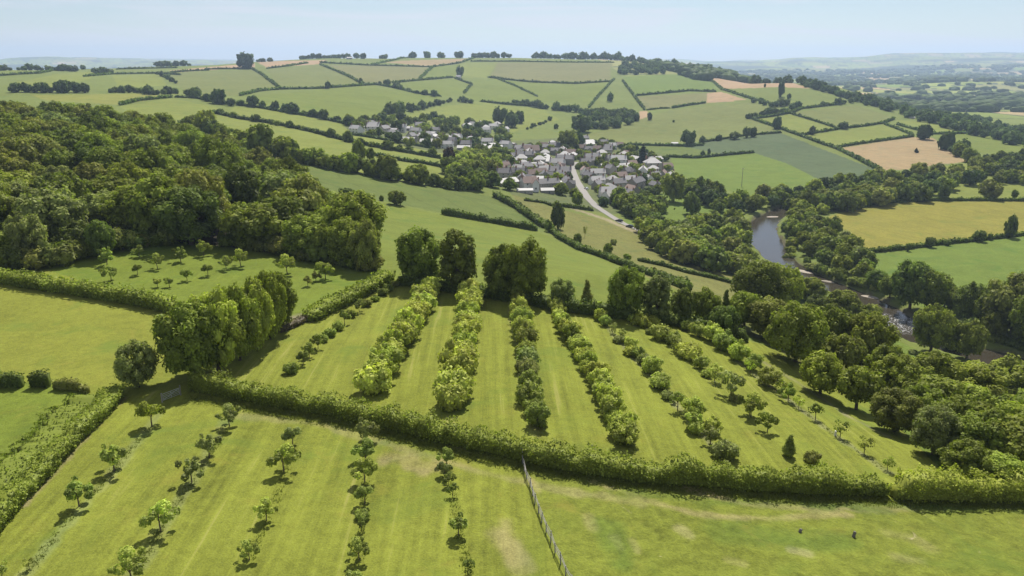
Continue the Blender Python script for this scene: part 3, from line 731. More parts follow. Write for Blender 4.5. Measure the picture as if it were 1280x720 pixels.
# own leaf colours
LC = {'wood':(.180,.212,.031),'woodl':(.220,.250,.035),'woody':(.225,.255,.038),'dark':(.130,.162,.030),'darkest':(.030,.042,.016),'olive':(.225,.235,.052),
'bright':(.40,.43,.085),'bright2':(.33,.37,.06),'apple':(.245,.285,.058),'appley':(.33,.37,.07),'grey':(.225,.250,.072),'copper':(.085,.055,.030),'yellow':(.30,.33,.04),
'far':(.088,.120,.034),'farl':(.120,.155,.040),'hedge':(.200,.230,.036),'hedged':(.105,.135,.028)}
REC = []     # for labels: dict(o, px, py, group, stem, mode)
_protoobj = {}; MERGE = []
def tree(kind, loc, width, color, name, cat, group, stem, mode='lr', hs=1., v=None, px=None, label=None):
    v = random.randrange(NVAR[kind]) if v is None else v
    cm, tm = proto(kind, v); s = width/2.; z = s*hs; rz = random.uniform(0,6.28)
    c = LC[color] if isinstance(color,str) else color
    b_ = random.uniform(.82,1.18); c = (c[0]*b_*random.uniform(.95,1.05), c[1]*b_, c[2]*b_)
    if name == 'merge':
        cm = proto('fartree' if kind not in('fartree','farshrub') else kind, v%3)[0]; MERGE.append((cm,tuple(map(float,loc)),rz,s,z,c[1]/LC['far'][1])); return None
    if tm is None:
        o = obj(name, cm, None, c); o.location = [float(q) for q in loc]; o.rotation_euler = (0,0,rz); o.scale = (s,s*random.uniform(.9,1.1),z)
    else:
        o = empty(name, loc, rz); key = (kind,v)
        if key not in _protoobj:
            a = bpy.data.objects.new('crown', cm); b = bpy.data.objects.new('trunk', tm); _protoobj[key] = (a,b); C.objects.link(a); C.objects.link(b)
        else:
            a, b = (q.copy() for q in _protoobj[key]); C.objects.link(a); C.objects.link(b)
        sy = s*random.uniform(.92,1.08)
        for q in (a,b): q.parent = o; q.scale = (s,sy,z); q.color = (*c,1)
    tag(o, None, cat, group)
    if px is None: px = proj(loc)[:2]
    REC.append(dict(o=o, px=float(px[0]), py=float(px[1]), group=group, stem=stem, mode=mode, label=label, w=width)); return o
def dep_of(p): return float(proj(p)[2])
def tree_px(kind, px, py, wpx, color, name, cat, group, stem, hpx=None, mode='lr', label=None, v=None, maxr=2650.):
    """base at photo pixel (px,py), crown about wpx wide and hpx tall"""
    p = H1(px,py,maxr); d = dep_of(p); w = wpx*d/F
    hs = 1. if hpx is None else (hpx*d/F/cT)/(w/2*HT[kind])
    return tree(kind, p, w, color, name, cat, group, stem, mode, hs, v, (px,py), label)
def lod(p, near='oak', mid='midtree', far='fartree'):
    d = dep_of(p); return near if d < 300 else mid if d < 900 else far

def scatter(poly, spacing, wr, colors, name, cat, group, stem, kinds=None, maxr=900., mode='shared', n=99999, hs=(.9,1.15), seed=1, avoid=None, label=None):
    g = np.random.default_rng(seed); W = world_poly(poly, maxr); b0, b1 = W.min(0), W.max(0)
    m = int((b1-b0).prod()/(spacing**2)*14)+50; m = min(m, 60000)
    P = np.stack([g.uniform(b0[0],b1[0],m), g.uniform(b0[1],b1[1],m)],1); P = P[inpoly(P[:,0],P[:,1],W)]
    keep = []; cell = {}
    for q in P:
        c = (int(q[0]//spacing), int(q[1]//spacing)); ok = True
        for i in (-1,0,1):
            for j in (-1,0,1):
                for r_ in cell.get((c[0]+i,c[1]+j),()):
                    if (q[0]-r_[0])**2+(q[1]-r_[1])**2 < spacing**2: ok = False
        if ok and avoid is not None and avoid(q): ok = False
        if ok: cell.setdefault(c,[]).append(q); keep.append(q)
        if len(keep) >= n: break
    out = []
    for q in keep:
        p = (q[0],q[1],float(height(q[0],q[1]))-.1)
        kd = random.choice(kinds) if kinds else lod(p)
        out.append(tree(kd, p, random.uniform(*wr), random.choice(colors), name, cat, group, stem, mode, random.uniform(*hs), label=label))
    return out
def treeline(pts, n, wr, colors, name, cat, group, stem, kinds=None, jit=2., maxr=2650., mode='lr', hs=(.85,1.15), lodk=('oak','midtree','fartree')):
    W = world_line(pts, 5, maxr)[:,:2]; s = np.concatenate([[0],np.cumsum(np.linalg.norm(np.diff(W,axis=0),axis=1))])
    pp = np.array(densify(pts,5.)); 
    # even spacing in picture terms so that near and far parts fill alike
    q = np.concatenate([[0],np.cumsum(np.linalg.norm(np.diff(pp,axis=0),axis=1))])
    for k in range(n):
        t = (k+random.uniform(.15,.85))/n*q[-1]
        x = float(np.interp(t,q,W[:,0]))+random.uniform(-jit,jit); y = float(np.interp(t,q,W[:,1]))+random.uniform(-jit,jit)
        p = (x,y,float(height(x,y))-.1); kd = random.choice(kinds) if kinds else lod(p,*lodk)
        tree(kd, p, random.uniform(*wr)*random.choice((.62,.8,.95,1.05,1.2)), random.choice(colors), name, cat, group, stem, mode, random.uniform(*hs)*random.uniform(.85,1.2))

def hedge(pts, h, w, label, color='hedged', maxr=2650., group=None, rag=.25, dens=1., cardpx=2.3, world=False, fat=None, cat='hedge', name='hedge'):
    W = pts if world else world_line(pts, 4, maxr); P = np.asarray(W)[:,:2]
    s = np.concatenate([[0],np.cumsum(np.linalg.norm(np.diff(P,axis=0),axis=1))]); Lt = s[-1]
    if Lt < .5: return None
    d0 = max(30., float(np.median(proj(np.c_[P,height(P[:,0],P[:,1])])[2])))
    step = max(.5, min(6., d0*3/F)); n = max(3,int(Lt/step)); t = np.linspace(0,Lt,n)
    X = np.interp(t,s,P[:,0]); Y = np.interp(t,s,P[:,1])
    if n > 5:
        k = np.ones(3)/3; X[1:-1] = np.convolve(X,k,'valid'); Y[1:-1] = np.convolve(Y,k,'valid')
    T = np.stack([np.gradient(X),np.gradient(Y)],1); T = unit(T); N = np.stack([-T[:,1],T[:,0]],1)
    sd = int(abs(X[0]*13+Y[0]*7)) % 9999; g = np.random.default_rng(sd)
    prof = np.array([(-.34,-.05),(-.40,.40),(-.50,.80),(-.42,1.),(0,1.06),(.42,1.),(.50,.80),(.40,.40),(.34,-.05)]); k = len(prof)
    hh = h*(1+rag*.8*vnoise(t/(h*1.9),t*0+sd,11)+rag*1.3*vnoise(t/(h*.4),t*0,12)); ww = w*(1+rag*.8*vnoise(t/(w*1.3),t*0+sd,13))
    sh = (w*rag*.5*vnoise(t/(w*2.2),t*0+3.3,14))
    end = np.clip(np.minimum(t,Lt-t)/(h*.5),.85 if Lt < 14 else .25,1)**.5; hh = hh*end; ww = ww*end
    G = np.zeros((n,k,3)); 
    for j,(a,b) in enumerate(prof):
        ox = a*ww+sh+g.normal(0,.05*w,n)*(b>0); G[:,j,0] = X+N[:,0]*ox; G[:,j,1] = Y+N[:,1]*ox
        G[:,j,2] = height(G[:,j,0],G[:,j,1])+b*hh*(1+g.normal(0,.06,n))
    vg = Veg(); idx = np.arange(n*k).reshape(n,k)
    Fq = np.stack([idx[:-1,:-1],idx[:-1,1:],idx[1:,1:],idx[1:,:-1]],-1).reshape(-1,4)
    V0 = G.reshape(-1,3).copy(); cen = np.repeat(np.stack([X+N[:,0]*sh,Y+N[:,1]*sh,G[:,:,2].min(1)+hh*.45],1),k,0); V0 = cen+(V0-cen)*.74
    vg.add(V0, Fq, .85, 2)  # dimmed core colour paints the shade within the hedge
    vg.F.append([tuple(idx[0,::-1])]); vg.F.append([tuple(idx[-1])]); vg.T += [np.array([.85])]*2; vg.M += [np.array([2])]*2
    cs = max(.13, cardpx*d0/F); area = Lt*(2*h+w)*1.15; nc = int(min(26000, area/(cs*cs)*1.5*dens))
    i = g.uniform(0,n-1.001,nc); j = g.uniform(0,k-1.001,nc); i0 = i.astype(int); j0 = j.astype(int); fi = (i-i0)[:,None]; fj = (j-j0)[:,None]
    Pq = (G[i0,j0]*(1-fj)+G[i0,j0+1]*fj)*(1-fi)+(G[i0+1,j0]*(1-fj)+G[i0+1,j0+1]*fj)*fi
    c2 = np.stack([X[i0]+N[i0,0]*sh[i0],Y[i0]+N[i0,1]*sh[i0],Pq[:,2]*0],1); c2[:,2] = G[i0,:,2].min(1)+hh[i0]*.3
    Nn = unit(Pq-c2); lump = .6*vnoise(Pq[:,0]/(.5*w+.3)+Pq[:,2], Pq[:,1]/(.5*w+.3), 17)+.75*vnoise(Pq[:,0]/(.18*w+.12)+Pq[:,2], Pq[:,1]/(.18*w+.12)+Pq[:,2]*2, 19)
    topm = np.clip(prof[np.clip(j.round().astype(int),0,k-1),1],.15,1)[:,None]; Pq = Pq+(Nn*.5+np.array([0,0,.6]))*topm*(lump[:,None]*.6*min(h,w)*max(rag,.28)*1.9)+Nn*(g.uniform(-.09,.05,(nc,1))+(g.random((nc,1))<.05)*.10)*h*np.clip(lump[:,None]+.9,.4,1.4)
    tint = (1+.5*vnoise(Pq[:,0]/2.5,Pq[:,1]/2.5,18))*g.uniform(.55,1.5,nc)
    V, Fc = cards(Pq,Nn,cs,g,.75); vg.add(V,Fc,tint,0)
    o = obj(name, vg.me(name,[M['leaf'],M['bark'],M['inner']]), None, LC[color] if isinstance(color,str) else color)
    # give it its own origin
    c = Vector((float(X[n//2]),float(Y[n//2]),float(height(X[n//2],Y[n//2])))); o.data.transform(Matrix.Translation(-c)); o.location = c
    tag(o, label, cat, group); return o
# ------------------------------------------------------------------ houses
def gable(w, d, h, rh, ov=.35, hip=False):
    """walls / roof accumulators; ridge along x"""
    wl, rf = MB(), MB(); x, y = w/2, d/2
    for sx in (-1,1):
        s = [(sx*x,-y*sx,-.6),(sx*x,y*sx,-.6),(sx*x,y*sx,h),(sx*x,0,h+(0 if hip else rh)),(sx*x,-y*sx,h)]
        wl.quad(s)
    wl.quad([(-x,-y,-.6),(x,-y,-.6),(x,-y,h),(-x,-y,h)]); wl.quad([(x,y,-.6),(-x,y,-.6),(-x,y,h),(x,y,h)])
    k = rh/y; t = .14; X = x+.18; hx = X-(y*.9 if hip else 0)
    for sy in (-1,1):
        a = [(-X*sy*-1*-1, sy*(y+ov), h-k*ov),(X*sy, sy*(y+ov), h-k*ov)]
        lo = [(-X,sy*(y+ov),h-k*ov+.03),(X,sy*(y+ov),h-k*ov+.03),(hx,0,h+rh+.03),(-hx,0,h+rh+.03)]
        up = [(p[0],p[1],p[2]+t) for p in lo]
        if sy > 0: up = up[::-1]
        else: lo = lo[::-1]
        rf.quad(up); rf.quad(lo); 
        rf.quad([(-X,sy*(y+ov),h-k*ov+.03),(-X,sy*(y+ov),h-k*ov+.03+t),(X,sy*(y+ov),h-k*ov+.03+t),(X,sy*(y+ov),h-k*ov+.03)][::sy])
    if hip:
        for sx in (-1,1): rf.quad([(sx*X,-sx*(y+ov),h-k*ov+.17),(sx*X,sx*(y+ov),h-k*ov+.17),(sx*hx,0,h+rh+.17)])
    else:
        for sx in (-1,1):
            for sy in (-1,1): rf.quad([(sx*X,sy*(y+ov),h-k*ov+.03),(sx*X,0,h+rh+.03),(sx*X,0,h+rh+.17),(sx*X,sy*(y+ov),h-k*ov+.17)])
    return wl, rf
def window_mb(x, y, z, w=1.0, h=1.1, side=-1):
    m = MB(); m.box((x,y+side*.03,z),(w,.06,h),m=0); m.box((x,y+side*.05,z),(w-.16,.07,h-.16),m=1); m.box((x,y+side*.06,z),(.06,.07,h-.1),m=0); return m
HP = {}
def house_parts(i):
    if i in HP: return HP[i]
    #       w   d   h   rh  wall     roof     hip chim wing
    spec = [(10,6.4,4.9,2.7,'cream','slate',0,2,0),(8.5,6,4.7,2.5,'stone','slate',0,1,1),(12,6.5,4.6,2.8,'white','slate2',0,2,0),(9,7.5,4.4,2.6,'cream','slate2',1,1,0),
            (11,6.2,3.0,2.9,'stone','tile',0,1,0),(15,6.3,4.9,2.6,'stone','slate',0,3,0),(13,8,2.9,2.0,'stone','whiteroof',0,0,0),(8,6,2.8,2.4,'cream','slate',0,1,0),(9.5,6.5,4.8,3.0,'white','tile',0,1,1),(19,10,3.6,1.8,'cream','whiteroof',0,0,0)][i]
    w,d,h,rh,wm,rm,hip,nc,wing = spec; wl, rf = gable(w,d,h,rh,.35,hip)
    if wing:
        w2, r2 = gable(4.6,4.2,h-.25,rh*.75,.3)
        for src,dst in ((w2,wl),(r2,rf)):
            b = len(dst.v)
            for p in src.v: dst.v.append((p[1]+w*.18, -(p[0])-d/2-.3, p[2]))
            for f in src.f: dst.f.append(tuple(b+q for q in f))
            dst.m += src.m
    out = [('wall',wl.me('wall',[M[wm]]),None,None),('roof',rf.me('roof',[M[rm]]),None,None)]
    for c in range(nc):
        m = MB(); cx = (-1 if c%2==0 else 1)*(w/2-.5) if c<2 else 0; m.box((cx,0,h+rh+.35),(.9,.65,1.7)); m.tube([(cx-.2,0,h+rh+1.15),(cx-.2,0,h+rh+1.55)],[.13,.11],6); m.tube([(cx+.2,0,h+rh+1.15),(cx+.2,0,h+rh+1.55)],[.13,.11],6)
        out.append(('chimney',m.me('chimney',[M['brick']]),'roof',None))
    nst = 2 if h > 4 else 1; nw = max(2,int(w/3.2))
    for s in range(nst):
        for k in range(nw):
            x = -w/2+w*(k+.5)/nw
            if s == 0 and k == nw//2:
                m = MB(); m.box((x,-d/2-.04,1.0),(1.0,.08,2.05)); m.box((x,-d/2-.3,2.3),(1.5,.6,.1)); out.append(('door',m.me('door',[M['door']]),None,None)); continue
            if wing and abs(x-w*.18) < 2.6: continue
            out.append(('window',window_mb(x,-d/2,1.4+2.45*s).me('window',[M['white'],M['glass']]),None,None))
    if wing: out.append(('window',window_mb(w*.18,-d/2-.3-2.3,1.5).me('window',[M['white'],M['glass']]),None,None))
    HP[i] = (out, spec); return HP[i]
_hp = {}
def house(i, loc, rz, name, cat, group, stem, mode='lr', label=None, s=1.):
    parts, spec = house_parts(i); root = empty(name, loc, rz); root.scale = (s,s,s)
    if i not in _hp:
        src = []; 
        for nm, me, par, _ in parts: q = bpy.data.objects.new(nm, me); src.append(q)
        _hp[i] = src; new = src
    else: new = [q.copy() for q in _hp[i]]
    roof = None
    for q,(nm,me,par,_) in zip(new,parts):
        C.objects.link(q)
        if nm == 'roof': roof = q
        q.parent = roof if par == 'roof' else root
    tag(root, None, cat, group); px,py,_ = proj(loc)
    REC.append(dict(o=root, px=float(px), py=float(py), group=group, stem=stem, mode=mode, label=label, w=spec[0])); return root
ROOFN = {'slate':'grey slate roof','slate2':'pale grey roof','tile':'brown tiled roof','whiteroof':'white sheet roof'}
WALLN = {'cream':'cream','white':'white','stone':'stone'}
def hstem(i):
    sp = house_parts(i)[1]; kind = 'barn' if sp[5]=='whiteroof' else 'terrace' if i==5 else 'bungalow' if sp[2]<3.2 else 'house'
    return kind, f"{WALLN[sp[4]]} {kind} with {ROOFN[sp[5]]}"

def car(name, px, py, rz, paint, label):
    p = H1(px,py); r = empty(name,(p[0],p[1],p[2]+.2),rz); mb = MB()
    sec = [(-2.15,.35,.75),(-2.1,.3,.95),(-1.3,.3,1.0),(1.0,.3,1.0),(2.1,.32,.82),(2.2,.38,.6)]
    V = []
    for x,zb,zt in sec:
        for y,z in ((-.85,zb),(-.88,(zb+zt)/2),(-.8,zt),(.8,zt),(.88,(zb+zt)/2),(.85,zb)): V.append((x,y,z))
    Fq = [tuple(range(6))[::-1],tuple(range(30,36))]
    for i in range(5):
        for k in range(6): Fq.append((i*6+k,i*6+(k+1)%6,(i+1)*6+(k+1)%6,(i+1)*6+k)[::-1])
    obj('body', mesh('body',V,Fq,M[paint]), r)
    cab = MB(); a = [(-1.9,-.74,1.0),(1.1,-.74,1.0),(1.1,.74,1.0),(-1.9,.74,1.0)]; b = [(-1.5,-.6,1.45),(.3,-.6,1.47),(.3,.6,1.47),(-1.5,.6,1.45)]
    for k in range(4): cab.quad([a[k],a[(k+1)%4],b[(k+1)%4],b[k]],1)
    cab.quad(b,0); cab.build('cabin',[M[paint],M['glass']],r)
    for x in (-1.35,1.35):
        for y in (-.82,.82):
            m = MB(); m.tube([(x,y-.1,.33),(x,y+.1,.33)],[.33,.33],12); m.build('wheel',M['tyre'],r)
    for y in (-.6,.6):
        m = MB(); m.box((2.17,y,.68),(.08,.35,.16)); m.build('headlight',M['white'],r)
    tag(r,label,'car',None); return r

def fence_near():
    """weathered stake-and-rail fence running down the slope from the hedge"""
    P = world_line([(653,579),(657,592),(664,614),(672,640),(682,665),(694,690),(708,722),(722,750)],5,300)[:,:2]
    s = np.concatenate([[0],np.cumsum(np.linalg.norm(np.diff(P,axis=0),axis=1))]); n = int(s[-1]/1.75)+1; root = empty('post_and_rail_fence',(P[0][0],P[0][1],float(height(*P[0])))); o = Vector(root.location)
    tops = []
    for k in range(n):
        t = s[-1]*k/(n-1); x = float(np.interp(t,s,P[:,0]))+random.uniform(-.06,.06); y = float(np.interp(t,s,P[:,1])); z = float(height(x,y)); h = random.uniform(1.05,1.3)+(.75 if k == 0 else 0)
        lx, ly = random.uniform(-.1,.1), random.uniform(-.06,.06); m = MB(); q = Vector((x,y,z))-o
        m.tube([q-Vector((0,0,.3)), q+Vector((lx*.4,ly*.4,h*.5)), q+Vector((lx,ly,h))],[.066,.06,.055],7); m.build('post',M['wood'],root); tops.append((q,Vector((lx,ly,h))))
    for lev in (.35,.62,.9):
        m = MB()
        for (a,ha),(b,hb) in zip(tops[:-1],tops[1:]):
            if lev == .35 and random.random() < .15: continue
            pa = a+ha*lev*(.85 if ha.z>1.5 else 1)*(1.1/ha.z if ha.z>1.5 else 1); pb = b+hb*lev; mid = (pa+pb)/2+Vector((random.uniform(-.03,.03),0,random.uniform(-.05,.01)))
            m.tube([pa,mid,pb],[.028,.032,.028],5)
        m.build('rail',M['wood'],root)
    # stock netting between the rails
    m = MB()
    for (a,ha),(b,hb) in zip(tops[:-1],tops[1:]):
        for lev in (.15,.47,.76): m.tube([a+ha*lev*(1.2/ha.z), b+hb*lev*(1.2/hb.z)],[.004,.004],3)
        for f in np.linspace(0.1,.9,5):
            q = a.lerp(b,f); m.tube([q+Vector((0,0,.06)), q+Vector((0,0,1.0))],[.004,.004],3)
    m.build('wire_netting',M['metal'],root)
    tag(root,'weathered grey post and rail fence with netting running downhill from the long hedge','fence')
def gate():
    a = H1(203,503,300); b = H1(226,494,300); root = empty('field_gate',a); o = Vector(a); v = Vector(b)-o; L = v.length; d = v/L
    for f,h in ((0,1.35),(1,1.5)):
        m = MB(); q = v*f; m.tube([q-Vector((0,0,.3)),q+Vector((0,0,h))],[.1,.085],7); m.build('gate_post',M['wood'],root)
    m = MB(); a0 = d*.18; b0 = v-d*.18
    for z in (.25,.48,.7,.92,1.15): m.tube([a0+Vector((0,0,z)),b0+Vector((0,0,z))],[.035,.035],6)
    for f in (0,.5,1): q = a0.lerp(b0,f); m.tube([q+Vector((0,0,.2)),q+Vector((0,0,1.18))],[.035,.035],6)
    m.tube([a0+Vector((0,0,.25)),b0+Vector((0,0,1.15))],[.03,.03],6); m.build('gate_leaf',M['metal'],root)
    tag(root,'grey metal five-bar field gate in the gap left of the long hedge','gate')
def pole():
    p = H1(927,233,1500); r = empty('utility_pole',p); m = MB(); m.tube([(0,0,-.5),(0,0,14.5)],[.24,.16],8); m.build('pole',M['wood'],r)
    m = MB(); m.box((0,0,13.8),(2.4,.14,.14)); m.build('crossarm',M['wood'],r)
    for x in (-1,0,1): m = MB(); m.tube([(x,0,13.87),(x,0,14.15)],[.06,.05],6); m.build('insulator',M['white'],r)
    tag(r,'tall thin wooden utility pole alone in the bright green field above the river trees','utility pole')
# ------------------------------------------------------------------ build
build_ground(); build_river()
lane,_P = ribbon('lane',[(722,203),(716,209),(717,216),(721,226),(727,236),(735,248),(746,259),(760,268),(778,279),(806,291)],5.4,M['road'],.2); LANE = _P; struct(lane)
b,_ = ribbon('verge_path',[(806,291),(830,300),(850,318)],3.,M['gravel'],.12); struct(b); b.name='path'
for i,(px,py,rx,ry,ro,lab) in enumerate([(1003,339,6.5,2.6,-.9,'pale gravel bar on the bend of the river below the trees'),(1100,373,10,2.6,-.6,'long sandy gravel bar beside the rapids'),(1143,394,6,1.4,-.5,'narrow shingle strip below the far bank trees'),(966,271,5,2.5,.2,'small sandy bank where the river leaves the trees'),(1035,352,4,1.3,-.7,'small shingle spit under the bank trees')]):
    q = plane_pt(px,py,WZ); struct(patch('gravel_bar',(q[0],q[1],WZ-.05),rx,ry,ro,M['gravel'],h=.45,seed=i),lab)

# ---- near hedges
LH = dict(h=2.7,w=3.0)
hedge([(238,487),(330,503),(430,521),(530,545),(620,566),(700,585),(780,597),(870,606),(960,612),(1035,616),(1108,618)],2.45,2.5,'long thick clipped hedge with a dark face dividing the two orchards','hedge',300,None,.33,1.15)
hedge([(1116,622),(1180,624),(1240,624),(1330,624),(1450,622)],3.1,3.4,'tall bushy bright green hedge at the right, past the gap in the long hedge',LC['bright2'],300,None,.3,1.1)
hedge([(148,494),(115,530),(75,572),(35,615),(-10,662),(-60,720)],1.9,2.6,'wide scrubby yellow-green hedge along the left edge of the young orchard','hedge',300,None,.35,1.1)
hedge([(112,497),(85,520),(55,552),(20,587),(-20,630)],.8,6.5,'low spread of bramble and scrub behind the left orchard hedge',(.17,.20,.035),300,None,.75,.8)
hedge([(-80,482),(-20,483),(0,483),(29,484)],2.0,1.4,'short upright clipped hedge at the left photo edge',LC['hedged'],300,None,.15,1.)
hedge([(40,483),(62,484)],2.3,1.5,'short square hedge block with ragged top beside the clipped hedge',LC['hedged'],300,None,.2,1.)
hedge([(68,486),(92,488),(112,491)],1.5,1.0,'thin row of upright hedge stems next to the square hedge block',LC['olive'],300,None,.4,.6)
hedge([(-30,350),(0,353),(60,362),(140,375),(222,391)],2.6,3.0,'long dark hedge under the small orchard by the wood','hedge',400,None,.2,1.)
hedge([(487,350),(462,364),(430,381),(405,392),(384,402)],2.2,3.6,'broad smooth-topped hedge between the small orchard and the tree rows','hedge',400,None,.2,1.)
hedge([(383,400),(366,408),(350,416)],1.0,1.6,'gappy brown brushwood hedge beside the tall tree clump',(.12,.10,.065),400,None,.5,.6)
hedge([(497,356),(560,364),(640,377),(700,388),(760,396),(800,402)],2.4,2.4,'dark hedge under the big trees at the top of the orchard','hedged',400,None,.25,.8)
hedge([(800,402),(850,408),(900,416),(935,428)],2.2,2.6,'dark hedge under the mixed trees right of the orchard top','hedged',400,None,.3,.8)
# ---- middle distance hedges
MH = [([(424,243),(440,247),(466,252)],3.2,3.2,'thick dark hedge block beside the wood edge'),
([(552,268),(600,276),(672,289)],2.8,2.6,'straight dark hedge between the two middle fields'),
([(683,284),(700,299),(725,313),(750,321),(772,330),(800,340),(832,352),(860,364)],2.3,2.8,'scrubby hedge curving down between sloping field and rough meadow'),
([(797,326),(830,333),(857,341),(890,348),(924,357)],1.6,2.0,'thin dark hedge crossing the rough meadow'),
([(838,318),(860,325),(884,333)],1.2,2.2,'grey low scrub bank below the river wood'),
([(618,246),(645,260),(665,274),(682,286)],3.0,4.0,'bushy hedge down the right side of the long green field'),
([(690,257),(715,260),(742,264)],2.0,2.0,'dark garden hedge below the village lane'),
([(655,251),(680,254),(690,258)],1.4,1.6,'low hedge below the white roofed barns'),
([(270,142),(300,149),(335,154),(380,163),(400,168),(430,176),(462,183),(500,190),(552,199)],3.0,3.0,'long hedge along the second yellow strip above the tree line'),
([(295,131),(330,136),(362,142),(395,147),(430,155),(446,159)],3.0,3.0,'hedge below the wide hillside field left of the village'),
([(432,168),(455,171),(490,177),(545,187)],2.4,2.6,'hedge between the upper strip fields near the hamlet'),
([(452,192),(480,197),(505,202),(530,205),(554,210)],2.4,2.6,'hedge between the lower strip fields beside the village'),
([(300,120),(325,114),(350,112),(400,111),(455,107),(470,106),(497,111),(520,117),(552,121)],3.4,3.2,'long hedge along the top of the wide hillside field'),
([(316,87),(325,92),(333,98),(350,111)],3.2,3.0,'steep hedge between two dull hillside fields'),
([(400,81),(420,89),(438,97),(457,107)],3.2,3.0,'diagonal hedge on the hillside above the hamlet'),
([(490,104),(520,101),(545,99),(567,97)],3.4,3.2,'hedge left of the small white farmhouse on the hill'),
([(525,99),(533,91),(541,84)],3.8,3.6,'short steep hedge left of the small white farmhouse'),
([(400,78.5),(460,82),(540,84),(575,79),(592,73)],3.4,3.2,'wavy hedge high on the hill below the skyline'),
([(462,82),(490,76),(512,71)],3.4,3.2,'short skyline hedge crossing the brown strip'),
([(255,87),(280,86.5),(318,86)],3.4,3.2,'hedge under the brown strip left of the skyline tree'),
([(333,86),(360,83),(385,79)],3.4,3.2,'hedge under the brown strip right of the skyline tree'),
([(568,98),(590,106),(580,117)],3.2,2.8,'bent hedge below the small white farmhouse'),
([(610,97),(635,100),(665,103),(720,105),(765,102)],3.6,3.2,'long hedge under the olive fields near the hilltop'),
([(588,77),(643,77),(700,78),(768,78.5)],3.4,3.2,'straight hedge above the olive fields near the hilltop'),
([(622,99),(645,108),(672,121)],2.4,2.2,'thin diagonal hedge across the upper green field'),
([(768,99),(752,116),(736,135)],3.2,2.6,'hedge down the pale hill track'),
([(778,101),(795,124),(806,138)],3.2,2.8,'hedge dropping from the hilltop wood to the bare earth patch'),
([(795,120),(840,116),(862,114),(895,115)],3.6,3.4,'hedge under the bright green hilltop field'),
([(840,135.5),(860,132),(882,129)],3.6,3.2,'dark hedge above the dull field, left of the small brown patch'),
([(808,138),(824,136),(838,135.5)],2.4,2.4,'thin hedge right of the bare earth patch'),
([(883,97),(893,104),(902,112),(940,124),(962,129)],3.0,2.8,'hedge below the brown hilltop field'),
([(600,127),(635,131),(662,133)],3.4,3.2,'hedge under the hillside trees above the village'),
([(782,181.5),(815,182),(850,183),(880,182)],2.6,2.8,'long hedge behind the village tree tops at the farm'),
([(880,178),(905,174),(930,170),(977,166)],2.4,2.6,'hedge above the blue-green crop field'),
([(832,196.5),(870,198),(895,195.5),(943,191)],2.8,2.8,'straight dark hedge cutting into the green field by the village'),
([(940,149),(975,161),(1000,170),(1022,178),(1045,186),(1072,199),(1100,214)],2.8,3.2,'long diagonal hedge beside the blue-green crop'),
([(1000,169.5),(1028,165),(1052,161),(1080,158),(1105,154),(1118,149)],2.8,2.8,'hedge between the two bright fields above the straw field'),
([(1045,185),(1068,181),(1090,178),(1142,171)],2.6,2.8,'hedge along the top of the straw coloured field'),
([(987,142),(1020,152),(1047,161)],2.6,2.6,'hedge above the small bright field'),
([(1105,155.5),(1125,163),(1142,170)],2.6,2.6,'short hedge at the right end of the bright field'),
([(940,149),(965,146),(990,141),(1002,136),(1030,133),(1055,130)],3.2,3.0,'hedge with small trees under the hill pasture'),
([(1120,156),(1165,168),(1208,167)],2.6,2.6,'hedge right of the straw field corner'),
([(1056,264),(1090,257),(1120,253),(1160,251),(1200,251),(1290,251.5),(1350,252)],2.2,2.6,'long curved hedge along the top of the yellow riverside field'),
([(1075,317),(1105,314),(1135,311),(1170,306),(1222,301),(1290,293),(1350,287)],2.2,2.6,'hedge with bushes between yellow and green riverside fields'),
([(1175,232),(1210,228),(1300,228)],2.0,2.6,'hedge far above the yellow riverside field'),
([(-20,95),(0,95),(28,93),(50,92),(75,87)],3.2,3.2,'hedge at the far left skyline fields'),
([(105,96),(140,93),(195,92),(226,94)],3.0,3.0,'hedge left below the skyline clump'),
([(150,132),(175,126),(215,122)],3.0,3.0,'dark hedge above the field behind the wood'),
([(225,157),(240,151),(252,147),(272,141)],3.0,3.4,'hedge rising from the back of the wood'),
([(218,122),(245,123),(268,128),(292,132)],3.0,3.0,'hedge with trees in the saddle left of the hillside field'),
([(212,91),(240,89),(262,88)],3.4,3.2,'short hedge below the leftmost brown strip'),
([(145,87),(180,86),(222,85)],3.2,3.2,'skyline hedge left of the brown strips'),
([(260,166),(290,175),(320,186)],2.6,3.0,'hedge hidden behind the wood crest'),
]
for i,(p,h,w,l) in enumerate(MH): hedge(p,h,w,l,LC['far'] if p[0][1]<215 else LC['hedged'],2680,None,.3,.9)

# ---- tall trees at the top of the orchard
g = 'big trees along the top of the tree rows'
T = lambda *a, **k: tree_px(*a, **k)
def big(kind,px,py,w,h,col,lab,grp=g,nm='broadleaf_tree',cat='tree',v=None): return tree_px(kind,px,py,w,col,nm,cat,grp,'',hpx=h,mode='own',label=lab,v=v,maxr=500)
big('bigtree',524,356,56,68,'wood','big dark round tree at the top left of the tree rows')
big('column',573,364,50,76,'wood','tall dense upright tree between the two big round trees')
big('bigtree',632,374,54,66,'wood','left half of the broad dark tree behind the third row'); big('bigtree',655,377,56,74,'wood','broad dark tree standing just right of the third row end')
big('oak',703,384,30,34,'grey','small grey-green bushy tree right of the big dark trees'); big('conifer',733,388,18,38,'olive','small thin pointed tree beside the grey-green bushy tree',nm='conifer_tree',cat='conifer')
big('bigtree',782,397,48,62,'wood','big round tree alone in the hedge at the row tops'); big('column',820,402,36,58,'grey','upright grey-green tree right of the big round hedge tree')
big('oak',852,404,34,42,'dark','dark round tree left of the thin pointed fir'); big('oak',880,406,34,44,'wood','mid green bushy tree behind the dark round tree')
